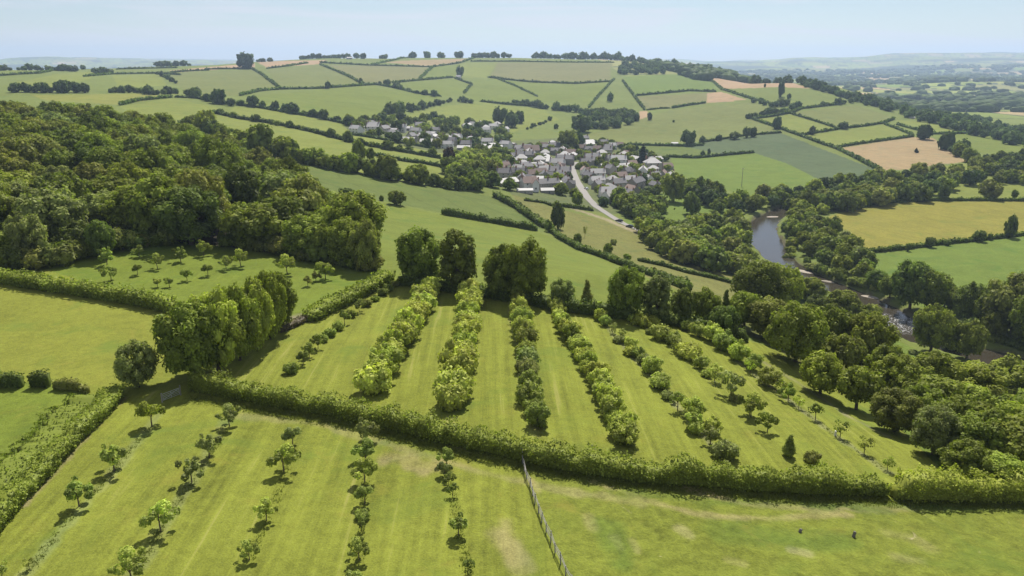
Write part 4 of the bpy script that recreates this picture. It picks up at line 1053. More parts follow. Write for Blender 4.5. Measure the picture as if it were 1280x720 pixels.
big('conifer',905,410,17,48,'dark','thin pointed dark fir by the corner of the orchard',nm='conifer_tree',cat='conifer'); big('oak',925,405,30,40,'woodl','pale bushy tree right of the thin fir')
for q in REC[-12:]: q['o']['group'] = g
g = 'tall clump of trees left of the orchard'
big('bigtree',173,484,50,58,'grey','dark grey-green round tree beside the gate gap',grp=None)
for px,py,w,h,c,l in [(244,472,78,94,'wood','largest dark tree at the near end of the tall clump'),(274,464,62,100,'bright2','sunlit bright tree second from the near end of the tall clump'),(300,450,54,92,'woody','bright leafy tree in the middle of the tall clump'),(322,438,50,88,'bright2','fourth tree back in the tall clump by the brushwood'),(338,424,46,82,'woodl','fifth tree back in the tall clump'),(350,412,40,70,'wood','darkest tree at the far end of the tall clump')]:
    big('bigtree',px,py,w,h,c,l,grp=g)
# ---- orchard rows
def row(pts, n, w0, w1, cols, kinds, rowname, hs=(.9,1.15), jit=.35, nm='orchard_tree', end='near'):
    out = []; W = world_line(pts,4,400)[:,:2]; pp = np.array(densify(pts,4.)); s = np.concatenate([[0],np.cumsum(np.linalg.norm(np.diff(W,axis=0),axis=1))])
    for k in range(n):
        t = s[-1]*(k+.5)/n+random.uniform(-jit,jit); x = float(np.interp(t,s,W[:,0]))+random.uniform(-jit,jit); y = float(np.interp(t,s,W[:,1])); z = float(height(x,y)); f = k/max(1,n-1)
        px,py,d = proj((x,y,z)); pyf = (py-pts[-1][1])/(pts[0][1]-pts[-1][1]); w = (w1+(w0-w1)*pyf)*d/F*random.uniform(.85,1.15)
        kk0 = None
        cs = cols[min(len(cols)-1,int(f*len(cols)))] if isinstance(cols[0],(list,tuple)) and not isinstance(cols[0][0],float) else cols
        kk0 = random.choice(cs); tree(random.choice(kinds),(x,y,z),w,kk0,nm,'orchard tree','fruit trees in the seven long rows','' ,'own',random.uniform(*hs),label=f"{DESC([kk0])} orchard tree, {ordn(k)} up from the hedge in the {rowname}")
def DESC(cs): return {'bright':'yellow-green','bright2':'leafy bright','apple':'loose dark green','olive':'olive green','appley':'yellow-green','grey':'grey-green'}.get(cs[0],'leafy')
OB = ['orchard','bush']
row([(464,494),(482,466),(500,436),(520,402),(535,375),(547,353)],19,48,24,['bright','bright2','bright'],OB,'bushy second row',(1.,1.2),.3)
row([(566,514),(573,480),(580,440),(584,400),(587,366)],19,48,25,['bright','bright2','bright'],OB,'bushy third row',(1.,1.2),.3)
row([(671,540),(665,505),(659,470),(654,425),(650,392),(647,372)],17,35,22,[['apple'],['appley','grey'],['appley','olive'],['bright2','appley'],['bright','bright2']],OB,'olive fourth row',(1.05,1.3),.3)
row([(786,563),(765,520),(745,480),(722,440),(704,408),(690,386)],20,36,19,['bright','bright2','woody'],OB,'bushy fifth row',(.95,1.15),.4)
row([(359,474),(385,450),(420,414),(450,390),(480,368),(494,356)],15,19,11,['apple','olive','wood'],['bush','apple','bush'],'low first row',(.95,1.15),.5,'orchard_bush')
def rowlist(lst, rowname, grp='fruit trees in the seven long rows', cat='orchard tree', nm='orchard_tree'):
    for k,(px,py,w,kind,c) in enumerate(lst):
        if cat == 'orchard tree': w *= 1.15
        d = {'bright':'yellow-green','bright2':'bright green','apple':'green','grey':'grey-green','appley':'pale yellow-green','dark':'dark','olive':'olive','wood':'dark green','yellow':'golden'}[c]
        s = {'young':'sparse','bush':'bushy','conifer':'conical'}.get(kind,'round')
        tree_px(kind,px,py,w,c,nm,cat,grp,'',mode='own',maxr=400,label=f"{s} {d} tree, {ordn(k)} from the near end of the {rowname}")
rowlist([(906,572,30,'bush','grey'),(888,556,20,'apple','grey'),(890,541,22,'orchard','appley'),(866,536,22,'apple','appley'),(867,522,26,'orchard','appley'),(847,513,18,'young','apple'),(834,498,14,'bush','grey'),(825,483,24,'bush','apple'),(814,466,22,'orchard','appley'),(806,455,18,'bush','grey'),(797,447,15,'orchard','apple'),(788,436,14,'orchard','bright'),(777,426,10,'young','apple'),(766,417,9,'young','grey'),(757,407,13,'orchard','apple'),(750,400,15,'orchard','bright2'),(743,392,15,'orchard','bright2')],'mixed sixth row')
rowlist([(1015,577,20,'bush','olive'),(986,570,15,'conifer','apple'),(959,540,20,'apple','wood'),(937,518,22,'apple','wood'),(913,496,26,'apple','grey'),(893,478,16,'young','appley'),(877,461,17,'orchard','apple'),(860,447,27,'bush','bright'),(842,431,18,'orchard','apple'),(827,424,24,'bush','bright'),(812,409,20,'bush','bright2'),(800,406,22,'bush','bright2'),(789,400,17,'bush','bright2')],'spaced seventh row')
rowlist([(1109,588,12,'young','wood'),(1080,567,15,'young','olive'),(1050,547,15,'young','olive'),(1019,525,16,'young','wood'),(985,502,19,'apple','wood'),(961,483,26,'orchard','olive'),(942,462,20,'orchard','apple'),(923,450,24,'orchard','bright2'),(905,437,24,'orchard','apple'),(889,426,24,'orchard','bright'),(872,420,18,'orchard','apple'),(857,413,13,'orchard','apple'),(842,407,15,'orchard','apple')],'row beside the river wood')
for l_,n_,nm_ in [([(888,556),(847,513),(806,457),(750,402)],8,'mixed sixth row'),([(959,540),(913,496),(862,450),(800,408)],5,'spaced seventh row'),([(1019,525),(961,483),(905,440),(845,408)],5,'row beside the river wood')]:
    treeline(l_,n_,(1.5,2.7),['apple','appley','bright2','grey'],'orchard_bush','bush','low bushes between trees of the '+nm_,'low bush between trees of the '+nm_,kinds=['bush','young','apple'],jit=.5,maxr=400)
# foreground young orchard
G2 = 'young fruit trees in the foreground orchard'
rowlist([(3,722,16,'young','apple'),(37,712,12,'young','olive'),(99,633,34,'apple','apple'),(143,589,34,'apple','apple'),(190,533,31,'apple','yellow')],'leftmost foreground row',G2,'fruit tree','apple_tree')
rowlist([(165,726,38,'apple','appley'),(201,664,35,'apple','appley'),(240,603,30,'apple','grey'),(262,572,30,'apple','grey'),(287,533,25,'apple','grey')],'second foreground row',G2,'fruit tree','apple_tree')
rowlist([(312,700,23,'apple','apple'),(333,651,27,'apple','appley'),(355,590,32,'apple','appley'),(366,558,25,'apple','grey')],'third foreground row',G2,'fruit tree','apple_tree')
rowlist([(443,728,24,'bush','apple'),(449,700,26,'apple','apple'),(452,664,13,'young','dark'),(453,648,19,'bush','apple'),(456,630,24,'apple','apple'),(456,603,30,'apple','appley'),(457,577,28,'apple','apple'),(458,554,30,'apple','grey')],'fourth foreground row',G2,'fruit tree','apple_tree')
rowlist([(585,717,17,'young','dark'),(573,669,28,'apple','apple'),(566,620,14,'young','dark'),(561,606,15,'apple','apple'),(556,595,18,'apple','grey'),(558,582,22,'apple','apple')],'rightmost foreground row',G2,'fruit tree','apple_tree')
G3 = 'fruit trees in the small orchard by the wood'
for k,(px,py,w,c) in enumerate([(134,331,20,'apple'),(139,351,18,'apple'),(174,321,14,'apple'),(172,344,13,'apple'),(197,336,17,'apple'),(226,327,17,'apple'),(255,320,18,'appley'),(283,337,15,'apple'),(301,333,19,'appley'),(260,345,14,'apple'),(234,351,15,'apple'),(212,359,13,'apple'),(197,359,12,'appley'),(359,342,21,'appley'),(407,349,22,'appley'),(395,352,12,'olive'),(385,358,12,'olive'),(420,330,12,'apple')]):
    tree_px('apple',px,py,w,c,'apple_tree','fruit tree',G3,'small green fruit tree in the orchard below the wood','',mode='lr',maxr=400) if False else tree_px('apple',px,py,w,c,'apple_tree','fruit tree',G3,('pale' if c=='appley' else 'green')+' fruit tree in the small orchard below the wood',mode='lr',maxr=400)

# ---- the left wood
WOODC = ['wood','wood','woodl','woodl','woody','dark','olive','wood','wood','grey','dark']
wp = WOODF[0]
def edge_avoid(q): return False
scatter([(-70,338),(60,334),(130,312),(200,305),(300,312),(400,327),(446,336),(452,322),(422,297),(386,265),(340,238),(270,194),(180,170),(60,156),(-70,154)],8.6,(9,16.5),WOODC,'woodland_tree','tree','broadleaf trees of the dense left-hand wood','',kinds=['oak','oak','oak','spreading','bigtree'],maxr=700,n=300,hs=(.75,1.2),seed=5,label='leafy crown within the dense dark wood on the left hillside')
big('oak',128,304+18,34,44,'dark','rounded bush-like tree at the wood edge beside the small orchard',grp=None)
big('oak',38,330,46,60,'grey','grey-green tree at the foot of the wood, left',grp=None)
big('oak',432,330,44,54,'woodl','leafy tree at the wood corner by the small orchard',grp=None); big('oak',402,326,36,44,'wood','low tree at the wood foot left of the corner tree',grp=None); big('bigtree',458,338,40,62,'olive','pale flowering tree at the right corner of the wood',grp=None)
big('midcone',341,222,13,30,'darkest','nearly black copper tree rising from the right of the wood',grp=None)

for k,(l_,n_,sd) in enumerate([([(62,334),(128,314),(190,306),(215,305)],11,1),([(285,307),(340,315),(400,326),(466,339)],15,2),([(-40,338),(0,336),(60,334)],6,3)]):
    treeline(l_,n_,(4.5,7.5),['dark','wood','olive'],'woodland_shrub','shrub','shrubs along the foot of the wood',['low shrub at the wood foot, left of the small orchard','low shrub at the wood foot, right of the small orchard','low shrub at the wood foot at the photo edge'][k],kinds=['bush'],jit=.8,maxr=400)
# ---- river-side wood right of the orchard
RWG = 'trees of the river-side wood'
RW_L = [(948,388,62,60,'wood'),(972,392,56,60,'woodl'),(930,412,46,44,'wood'),(905,420,40,36,'dark'),(960,424,56,50,'olive'),(994,452,66,72,'woody'),(1035,440,52,56,'wood'),(1082,462,60,70,'wood'),(1025,492,52,50,'woodl'),(1070,512,54,52,'woodl'),(1050,470,50,52,'olive'),
 (1116,540,60,54,'olive'),(1166,568,58,60,'grey'),(1120,500,62,56,'woody'),(1105,480,50,48,'woodl'),(1160,500,66,60,'woody'),(1205,520,76,66,'woodl'),(1250,520,80,70,'woody'),(1190,555,66,58,'wood'),(1225,580,74,66,'wood'),(1270,575,80,70,'woodl'),(1290,530,80,70,'woody'),(1150,530,50,46,'wood'),(1300,600,80,66,'wood'),(1205,600,60,50,'wood'),(1250,612,60,44,'woodl')]
for i,(px,py,w,h,c) in enumerate(RW_L):
    tree_px('bigtree' if w>54 else random.choice(['oak','spreading']),px,py,w,c,'broadleaf_tree','tree',RWG,'',hpx=h,maxr=400,mode='nearest')
scatter([(1130,470),(1300,520),(1420,560),(1420,600),(1240,600),(1180,560)],7.5,(8,11.5),['wood','woodl','woody'],'broadleaf_tree','tree',RWG,'',kinds=['oak','spreading'],maxr=400,n=26,hs=(.8,1.),seed=9,mode='nearest')
# near bank of the river
RB = [(1012,378,34,30,'wood'),(1022,392,28,22,'dark'),(1052,402,44,38,'wood'),(1083,410,38,28,'wood'),(1036,396,24,22,'wood'),(1163,440,46,56,'woodl'),(1208,448,40,46,'woodl'),(1186,440,22,26,'bright2'),(998,372,24,24,'wood')]
for px,py,w,h,c in RB: tree_px('oak',px,py,w,c,'riverside_tree','tree','trees on the near river bank','full round tree on the near river bank',hpx=h,maxr=500)
FB = [(1137,386,48,58,'dark'),(1158,390,44,52,'wood'),(1112,372,30,26,'wood'),(1095,362,26,24,'dark'),(1180,384,26,30,'wood'),(1192,392,24,26,'dark'),(1210,402,40,46,'dark'),(1232,410,34,44,'dark'),(1264,418,66,74,'olive'),(1290,438,60,70,'wood'),(1318,440,60,60,'wood'),(1165,388,22,22,'grey'),(1240,424,30,34,'wood')]
for px,py,w,h,c in FB: tree_px('oak',px,py,w,c,'riverside_tree','tree','trees on the far river bank below the green field','dark bank tree below the bright green field',hpx=h,maxr=500)
treeline([(986,326),(991,312),(990,300),(985,288),(992,276),(1000,270)],16,(4,7),['woodl','wood','farl'],'bank_shrub','shrub','shrubs on the inside bank of the bend','bank shrub on the inside of the river bend',jit=1.,kinds=['midshrub'])
treeline([(1005,329),(1030,342),(1062,352),(1095,363)],12,(4,7),['wood','dark','olive'],'bank_shrub','shrub','shrubs on the far bank','bank shrub below the trees on the far bank',jit=1.,kinds=['midshrub','bush'])
treeline([(1170,398),(1200,408),(1240,425),(1290,440)],14,(4,7),['dark','wood','olive'],'bank_shrub','shrub','shrubs on the far bank downstream','bank shrub beside the lower river on the far side',jit=1.,kinds=['midshrub','bush'])
treeline([(1105,432),(1140,440),(1180,456),(1230,470),(1290,486)],16,(2.2,4),['olive','grey','wood','woodl'],'bank_shrub','shrub','shrubs on the near bank','low bank shrub beside the lower river on the near side',jit=1.5,kinds=['midshrub','bush'])
treeline([(925,325),(930,300),(932,285)],6,(4,7),['dark','wood'],'bank_shrub','shrub','shrubs on the left bank upstream','bank shrub left of the blue river reach',jit=1.,kinds=['midshrub'])
FC = ['wood','wood','woodl','dark','grey']
scatter([(993,300),(990,284),(1003,270),(1025,285),(1060,307),(1086,338),(1086,358),(1058,350),(1026,332),(1002,316)],8.3,(7,12.5),['wood','wood','dark','woodl','grey'],'riverside_tree','tree','riverside trees filling the inside of the bend','',maxr=700,n=70,seed=11,label='leafy tree in the belt between the river bend and the yellow field')
scatter([(805,300),(795,288),(830,296),(850,290),(900,278),(928,284),(930,310),(934,336),(920,345),(880,338),(830,322)],9.3,(8,13.5),['wood','woodl','woodl','dark','olive','grey'],'riverside_tree','tree','trees filling the near side of the river upstream','',maxr=700,n=80,seed=12,label='rounded tree in the dense belt left of the blue river reach')
scatter([(850,244),(862,234),(905,252),(950,248),(1000,244),(1045,236),(1092,225),(1160,222),(1220,212),(1330,212),(1330,232),(1210,232),(1160,244),(1085,262),(1030,270),(992,266),(975,258),(945,264),(925,268),(900,266),(880,258)],10.8,(8,14),['wood','dark','woodl','olive','far'],'riverside_tree','tree','long belt of trees across the valley floor','',maxr=1200,n=190,seed=13,label='round tree in the long belt across the valley behind the riverside fields')

for n_,px,py,w,h,c,l,mr in [(0,1112,250,0,0,'','',0)]: pass
# individual trees in the fields
IND = [('oak',289,'',0,0,0,'')]
def ind(kind,px,py,w,h,c,l,nm='field_tree',cat='tree',mr=2650): tree_px(kind,px,py,w,c,nm,cat,None,'',hpx=h,mode='own',label=l,maxr=mr)
ind('midtree',496,256,22,18,'wood','lone spreading tree in the middle of the long green field'); ind('midshrub',477,251,6,6,'wood','tiny bush left of the lone field tree')
ind('midtree',697,286,18,32,'dark','dark tree at the junction of the curving hedge and green field'); ind('midtree',686,290,12,14,'dark','low round tree left of the dark junction tree')
ind('midtree',722,305,11,13,'wood','small round bush on the curving hedge, upper'); ind('midtree',760,320,11,16,'wood','round tree on the curving hedge midway'); ind('midtree',784,326,9,9,'wood','small bush near the lower end of the curving hedge'); ind('midshrub',826,317,14,11,'dark','dark round bush in the rough meadow near the river wood'); ind('midshrub',767,306,9,7,'grey','grey bush in the rough meadow')
ind('midtree',818,345,9,10,'olive','small pale tree in the lower meadow corner'); ind('young',731,297,5,14,'olive','thin leafless sapling in the rough meadow')
ind('midtree',722,258,14,18,'wood','dark tree beside the lane above the garden hedge'); ind('midcone',803,208,12,28,'darkest','dark pointed conifer in the right half of the village','conifer_tree','conifer')
ind('midtree',843,262,2,2,'wood','thin low shrub in the bright paddock'); ind('midtree',864,268,23,26,'dark','dark round tree in the bright paddock right of village'); ind('midtree',899,266,13,12,'dark','small round tree right of the paddock tree'); 
ind('midtree',842,252,28,36,'wood','large spreading tree at the right end of the village'); ind('midtree',813,274,20,22,'dark','round dark tree at the left end of the paddock'); ind('midtree',825,272,16,20,'dark','round tree touching the dark paddock tree')
ind('fartree',860,181,19,17,'far','large round tree beside the farm behind the village'); ind('fartree',878,179,9,8,'far','small round tree right of the farm tree'); ind('fartree',898,176,8,7,'far','small tree on the hedge above the blue-green crop'); ind('fartree',933,172,9,12,'far','left tree of the pair on the crop hedge'); ind('fartree',941,171,9,11,'far','right tree of the pair on the crop hedge'); ind('fartree',918,174,14,8,'farl','low grey bush left of the hedge pair')
ind('fartree',970,161,12,14,'far','round tree at the left corner of the small bright field'); ind('fartree',1015,168,8,10,'farl','pale tree on the hedge between bright fields'); ind('fartree',1053,161,12,8,'far','bush where three hedges meet')
ind('fartree',886,195,4,9,'far','small dark pointed tree in the pale crop'); ind('fartree',878,196,8,7,'far','round bush on the straight dark hedge')
ind('midcone',1145,191,6,6,'darkest','small dark pointed tree alone in the straw field','conifer_tree','conifer'); ind('fartree',1155,174,20,17,'far','large round tree at the top corner of the straw field'); ind('fartree',1181,187,19,20,'far','upper of two round trees right of the straw field'); ind('fartree',1201,195,21,18,'far','lower of two round trees right of the straw field')
ind('fartree',956,109,3,4,'far','tiny tree on the edge of the brown hilltop field'); ind('fartree',976,121,8,18,'far','tall double tree in the hill pasture'); ind('fartree',986,124,6,6,'far','little tree right of the tall double tree')
ind('midtree',1237,249,26,22,'olive','wide pale oak above the hedge of the yellow field'); ind('midtree',1268,248,8,10,'wood','small tree right of the wide pale oak'); ind('midtree',1153,252,26,20,'dark','dark spreading tree on the hedge of the yellow field'); ind('midtree',1179,250,15,18,'farl','grey tree right of the dark spreading tree'); ind('midtree',1110,255,14,18,'farl','pale tree at the left tip of the yellow field')
ind('midtree',1262,297,15,26,'dark','tall dark tree on the lower hedge of the yellow field'); ind('midtree',1224,302,15,14,'dark','wide bush left of the tall dark hedge tree'); ind('midshrub',1237,300,6,8,'dark','small bush between the wide bush and tall tree'); ind('midtree',1162,309,13,13,'dark','round bush midway on the lower hedge'); ind('midtree',1135,314,7,9,'dark','small round bush near the left of the lower hedge'); ind('midtree',1184,307,9,7,'dark','low bush right of the midway bush'); ind('midtree',1072,318,8,18,'olive','thin dead-looking tree at the left end of the lower hedge')
ind('fartree',575,97,10,13,'far','tree beside the small white farmhouse on the hill'); ind('fartree',306,86,20,18,'far','large skyline tree on the left brown strip'); ind('fartree',410,111,8,8,'far','round bush on the long hillside hedge'); ind('fartree',451,104,5,6,'far','small tree at the foot of the diagonal hedge')
ind('fartree',624,155,18,19,'far','left tall tree of the dark trio above the village'); ind('fartree',640,159,22,17,'far','front round tree of the dark trio above the village'); ind('fartree',649,154,14,14,'far','right tree of the dark trio above the village')
ind('midtree',710,188,27,24,'wood','very large round green tree at the top of the village'); ind('fartree',724,186,14,20,'far','dark tree right of the very large village tree'); ind('fartree',725,165,28,20,'far','wide dark tree on the slope above the village'); ind('fartree',763,127,9,10,'far','small tree beside the pale hill track'); ind('fartree',695,161,7,6,'far','small dark bush on the bank above the village')
ind('midtree',449,200,16,24,'wood','tree standing in the yellow strip left of the village'); ind('midtree',463,200,12,14,'wood','smaller tree right of the strip field tree'); ind('midcone',524,220,7,14,'wood','small pointed tree in the lower strip field','conifer_tree','conifer')
ind('fartree',812,150,6,9,'far','tree right of the bare earth patch'); ind('fartree',842,153,3,3,'far','tiny bush in the dull field')
ind('midtree',562,212,18,26,'copper','dark copper beech at the left edge of the village')

# tree lines
F2 = ['far','far','farl']
treeline([(312,190),(350,199),(380,204),(420,213),(455,217),(490,225),(530,231),(570,237),(606,239)],40,(7.5,12),['wood','dark','woodl'],'broadleaf_tree','tree','trees along the line above the long green field','leafy tree in the line above the long green field')
treeline([(318,194),(345,199),(375,203)],7,(12,14),['wood','dark','woodl'],'hedgerow_tree','tree','tall trees at the back of the wood','tall tree at the left end of the tree line',hs=(1.2,1.5))
treeline([(225,160),(250,168),(280,178),(310,190)],11,(10,13),['wood','dark','woodl'],'hedgerow_tree','tree','trees showing behind the wood crest','tree showing behind the wood crest',hs=(1,1.2))
treeline([(272,142),(300,149),(335,155),(380,163),(430,176)],9,(6,9),['dark','wood'],'hedgerow_tree','tree','trees in the second strip hedge','small tree in the second strip hedge')
treeline([(430,177),(470,185),(510,191),(550,198)],8,(6,9),['dark','wood'],'hedgerow_tree','tree','trees in the strip hedge near the village','round tree in the strip hedge near the village')
treeline([(300,132),(340,137),(370,143),(395,147),(430,155),(446,158)],14,(8,12),F2,'hedgerow_tree','tree','trees under the wide hillside field','tree in the hedge under the wide hillside field')
treeline([(480,143),(500,141),(530,136),(552,130),(566,126),(590,129)],20,(9,14),F2,'hedgerow_tree','tree','hillside belt above the hamlet','tree in the hillside belt above the hamlet')
treeline([(468,106),(482,107),(505,113),(520,117),(545,121)],8,(10,15),F2,'hedgerow_tree','tree','trees on the hillside hedge corner','tree on the hillside hedge corner')
treeline([(10,116),(30,115),(60,116),(110,116)],14,(9,14),F2,'hedgerow_tree','tree','trees in the far left hedge line','tree in the far left hedge line',hs=(.9,1.2))
treeline([(135,116),(170,116),(190,119),(225,117)],12,(9,14),F2,'hedgerow_tree','tree','trees in the left saddle hedge','tree in the left saddle hedge')
treeline([(232,119),(250,124),(268,129),(290,133)],9,(10,13),F2,'hedgerow_tree','tree','trees below the saddle fields','tree below the saddle fields')
treeline([(196,93),(210,99),(222,106)],6,(8,11),F2,'hedgerow_tree','tree','trees in the short steep hedge at left','tree in the short steep hedge at left')
treeline([(118,92),(128,92),(142,92)],6,(11,15),F2,'hedgerow_tree','tree','clump under the left skyline','tree in the clump under the left skyline')
treeline([(-20,86),(0,86),(24,85),(45,86),(75,86),(105,87)],20,(11,16),F2,'hedgerow_tree','tree','dark trees on the far left skyline','dark tree on the far left skyline',kinds=['fartree','farshrub','fartree'])
treeline([(195,82),(215,81),(238,80)],9,(12,18),F2,'hedgerow_tree','tree','skyline clump left of the brown strip','tree in the skyline clump left of the brown strip',kinds=['fartree','farshrub','fartree'])
treeline([(322,77),(343,76)],4,(13,18),F2,'hedgerow_tree','tree','skyline trees right of the large skyline tree','skyline tree right of the large skyline tree',kinds=['fartree','farshrub','fartree'])
treeline([(374,74),(400,73),(430,72.5),(456,72)],17,(13,20),F2,'hedgerow_tree','tree','skyline copse above the brown strips','tree of the skyline copse above the brown strips',kinds=['fartree','farshrub','fartree'])
treeline([(470,72),(485,72)],2,(16,20),F2,'hedgerow_tree','tree','low skyline bushes','low bush on the skyline',kinds=['farshrub'])
for px,w in [(516,16),(534,18),(551,15),(574,19)]: ind('farshrub',px,71,w*.66,w*.42,'far',{516:'first lone round tree on the central skyline',534:'second lone round tree on the central skyline',551:'third lone round tree on the central skyline',574:'fourth lone round tree on the central skyline'}[px])
treeline([(590,71),(605,70),(622,71)],8,(16,20),F2,'hedgerow_tree','tree','domed copse on the skyline','tree of the domed skyline copse',kinds=['fartree','farshrub','fartree'])
treeline([(628,71),(636,71)],2,(14,17),F2,'hedgerow_tree','tree','pair beside the domed copse','tree beside the domed skyline copse',kinds=['fartree','farshrub','fartree'])
treeline([(665,71),(700,71),(730,72),(765,75),(800,78),(830,82),(850,84)],44,(15,24),F2,'merge','tree','x','',lodk=('fartree',)*3,mode='shared')
scatter([(775,93),(775,80),(800,82),(840,84),(880,88),(895,95),(862,91),(800,94)],15,(13,20),F2,'merge','tree','trees of the hilltop wood','',kinds=['fartree'],maxr=2650,n=70,seed=21,label='round tree in the hilltop wood above the bright green field')
# wooded ridge running down to the right
for a,b,n_,sd in (([(840,85),(880,87),(920,88),(960,94),(1000,104),(1040,118)],'upper',50,3),([(1010,107),(1050,120),(1090,131),(1140,146),(1200,163),(1290,184)],'lower',70,4)):
    treeline(a,n_,(12,17),F2,'merge','tree','trees down the wooded ridge','tree on the '+b+' wooded ridge',jit=14,lodk=('fartree','midtree','fartree'),mode='shared')
scatter([(1065,128),(1100,136),(1140,147),(1200,163),(1330,192),(1330,178),(1220,150),(1150,134),(1090,122)],12,(10,14),F2,'merge','tree','trees down the wooded ridge','',kinds=['fartree'],maxr=1700,n=110,seed=22,label='tree in the thick wood on the right-hand end of the ridge')
treeline([(1190,190),(1215,205),(1240,205),(1280,200),(1330,198)],14,(9,13),['far','dark','wood'],'hedgerow_tree','tree','trees right of the straw field','tree in the line right of the straw field')
treeline([(1215,213),(1250,213),(1310,212)],9,(9,13),['wood','dark'],'hedgerow_tree','tree','second tree line at the right valley edge','valley edge tree right of the straw field')
treeline([(932,149),(945,147),(960,144),(975,143),(990,138),(998,134)],12,(9,13),F2,'hedgerow_tree','tree','trees under the hill pasture','tree under the hill pasture')
treeline([(940,127),(950,130),(965,134),(985,132),(995,135)],8,(8,12),F2,'hedgerow_tree','tree','trees left in the hill pasture','tree at the hill pasture hedge bend')
treeline([(1025,133),(1035,132),(1052,130),(1065,128)],6,(8,12),F2,'hedgerow_tree','tree','trees at the right end of the hill pasture','tree at the right end of the hill pasture')
treeline([(640,129),(650,130),(680,136),(700,138),(715,140),(735,142)],20,(10,15),F2,'hedgerow_tree','tree','belt of trees on the slope above the village','tree in the belt above the village')
scatter([(735,162),(722,152),(738,143),(790,143),(798,148),(790,155),(760,163)],11,(11,15),F2,'broadleaf_tree','tree','wood on the slope above the village','',kinds=['fartree'],maxr=2000,n=40,seed=23,label='tree in the small wood on the slope above the village')
treeline([(655,163),(672,157),(690,150)],8,(5,7),F2,'hedgerow_tree','tree','row of small trees above the village','small tree in the row above the village')
treeline([(628,99),(700,138)],1,(5,6),F2,'hedgerow_tree','tree',None,'small round tree in the upper green field')
treeline([(849,242),(862,244),(880,247),(905,252)],8,(8,11),['dark','wood'],'hedgerow_tree','tree','trees behind the bright paddock','tree behind the bright paddock')

# ---- village
def near_lane(q, m=7.5): return float(np.min(np.hypot(LANE[:,0]-q[0], LANE[:,1]-q[1]))) < m
HG = 'village houses'
NOH = []
def houses(poly, spacing, n, seed, area, ids, base):
    g = np.random.default_rng(seed); W = world_poly(poly,1500); b0,b1 = W.min(0),W.max(0); P = np.stack([g.uniform(b0[0],b1[0],30000),g.uniform(b0[1],b1[1],30000)],1); P = P[inpoly(P[:,0],P[:,1],W)]; keep = []
    for q in P:
        if near_lane(q,8.5): continue
        if any(abs(q[0]-k[0])**2+(abs(q[1]-k[1])*.8)**2 < spacing**2 for k in keep): continue
        if any(math.hypot(q[0]-k[0],q[1]-k[1]) < k[2]*.9 for k in NOH): continue
        keep.append(q)
        if len(keep) >= n: break
    for q in keep:
        i = int(g.choice(ids)); kd, st = hstem(i); a = base+float(vnoise(q[0]/60,q[1]/60,51))*1.6+(math.pi/2 if g.random()<.3 else 0)+g.normal(0,.08)
        house(i,(q[0],q[1],float(height(q[0],q[1]))),a,kd,kd,'houses '+area,st+'|'+area,'house',s=g.uniform(.88,1.1)); NOH.append((q[0],q[1],9.5))
def own_house(i,px,py,rz,lab,s=1.,nm=None,cat=None):
    p = H1(px,py,2650); kd,st = hstem(i); NOH.append((p[0],p[1],13)); house(i,p,rz,nm or kd,cat or kd,None,'','own',lab,s)
own_house(9,656,241,.05,'long low barn with white sheet roof at the meadow edge',.52); own_house(9,690,233,.1,'large white roofed building left of the lane',.7); own_house(6,684,241,.1,'small curved pale roofed barn below the large white building',.65)
own_house(2,761,248,.1,'cream house with pale roof beside the lane bottom',1.05); own_house(5,746,236,1.2,'steep gabled slate house at the right side of the lane',.8); own_house(5,700,222,-.1,'long slate roofed terrace left of the lane middle',1.15); own_house(5,795,236,1.0,'big slate roofed house among the right-hand gardens',1.15)
own_house(3,815,212,.2,'hipped grey roofed house at the upper right of the village',1.5); own_house(9,722,193,.1,'small bright white roofed hall near the village top',.6); own_house(2,772,207,.05,'cream house with pale roof right of the lane top',1.25); own_house(6,669,208,.1,'white roofed building among houses left of the lane',.7)
own_house(2,632,185,-.6,'round fronted cream house at the upper village corner',1.); own_house(9,642,181,-1.0,'white roofed shed behind the round fronted house',.4); own_house(4,663,193,.2,'brown roofed church hall in the middle of the old houses',1.5)
own_house(2,573,98,0.,'small white farmhouse high on the hill beside a tree',.9); own_house(6,843,181,0.1,'small pale farm shed beside the large round farm tree',.6); own_house(6,437,74,.1,'pale farmhouse half hidden in the skyline copse',1.2); own_house(9,487,162,.0,'long white manor on the hamlet slope',1.); own_house(2,466,164,.2,'white gabled house left of the long manor',1.0)
own_house(9,1140,148,.3,'pale barn hidden in the ridge trees',.4)
houses([(622,228),(628,214),(636,200),(650,190),(676,186),(700,188),(716,195),(716,208),(718,222),(723,236),(726,244),(700,240),(664,240),(640,236)],14,52,31,'left of the lane',[0,1,2,3,3,4,5,6,2,8,6,1],.1)
houses([(722,206),(730,196),(760,190),(800,197),(834,206),(838,226),(826,240),(800,246),(772,252),(752,254),(740,244),(730,228)],15,40,32,'right of the lane',[0,1,2,2,3,4,5,6,3,8,0,6],.5)
houses([(700,188),(690,180),(730,176),(775,184),(760,190),(725,194)],13,16,33,'at the village top',[0,1,2,4,6],.1)
houses([(505,180),(512,173),(560,172),(600,178),(622,186),(618,192),(560,186)],15,24,34,'in the upper hamlet',[2,6,6,3,0],.1)
houses([(440,168),(446,160),(500,158),(548,163),(545,170),(490,171)],16,16,35,'on the hamlet slope',[2,2,6,0],.1)
houses([(570,158),(580,153),(620,157),(640,164),(636,169),(600,166)],17,10,36,'behind the hamlet trees',[2,6,3],.1)
def near_house(q, m=5.): return near_lane(q,6) or any(math.hypot(q[0]-k[0],q[1]-k[1]) < m for k in NOH)
VC = ['dark','wood','woodl','woodl','far']
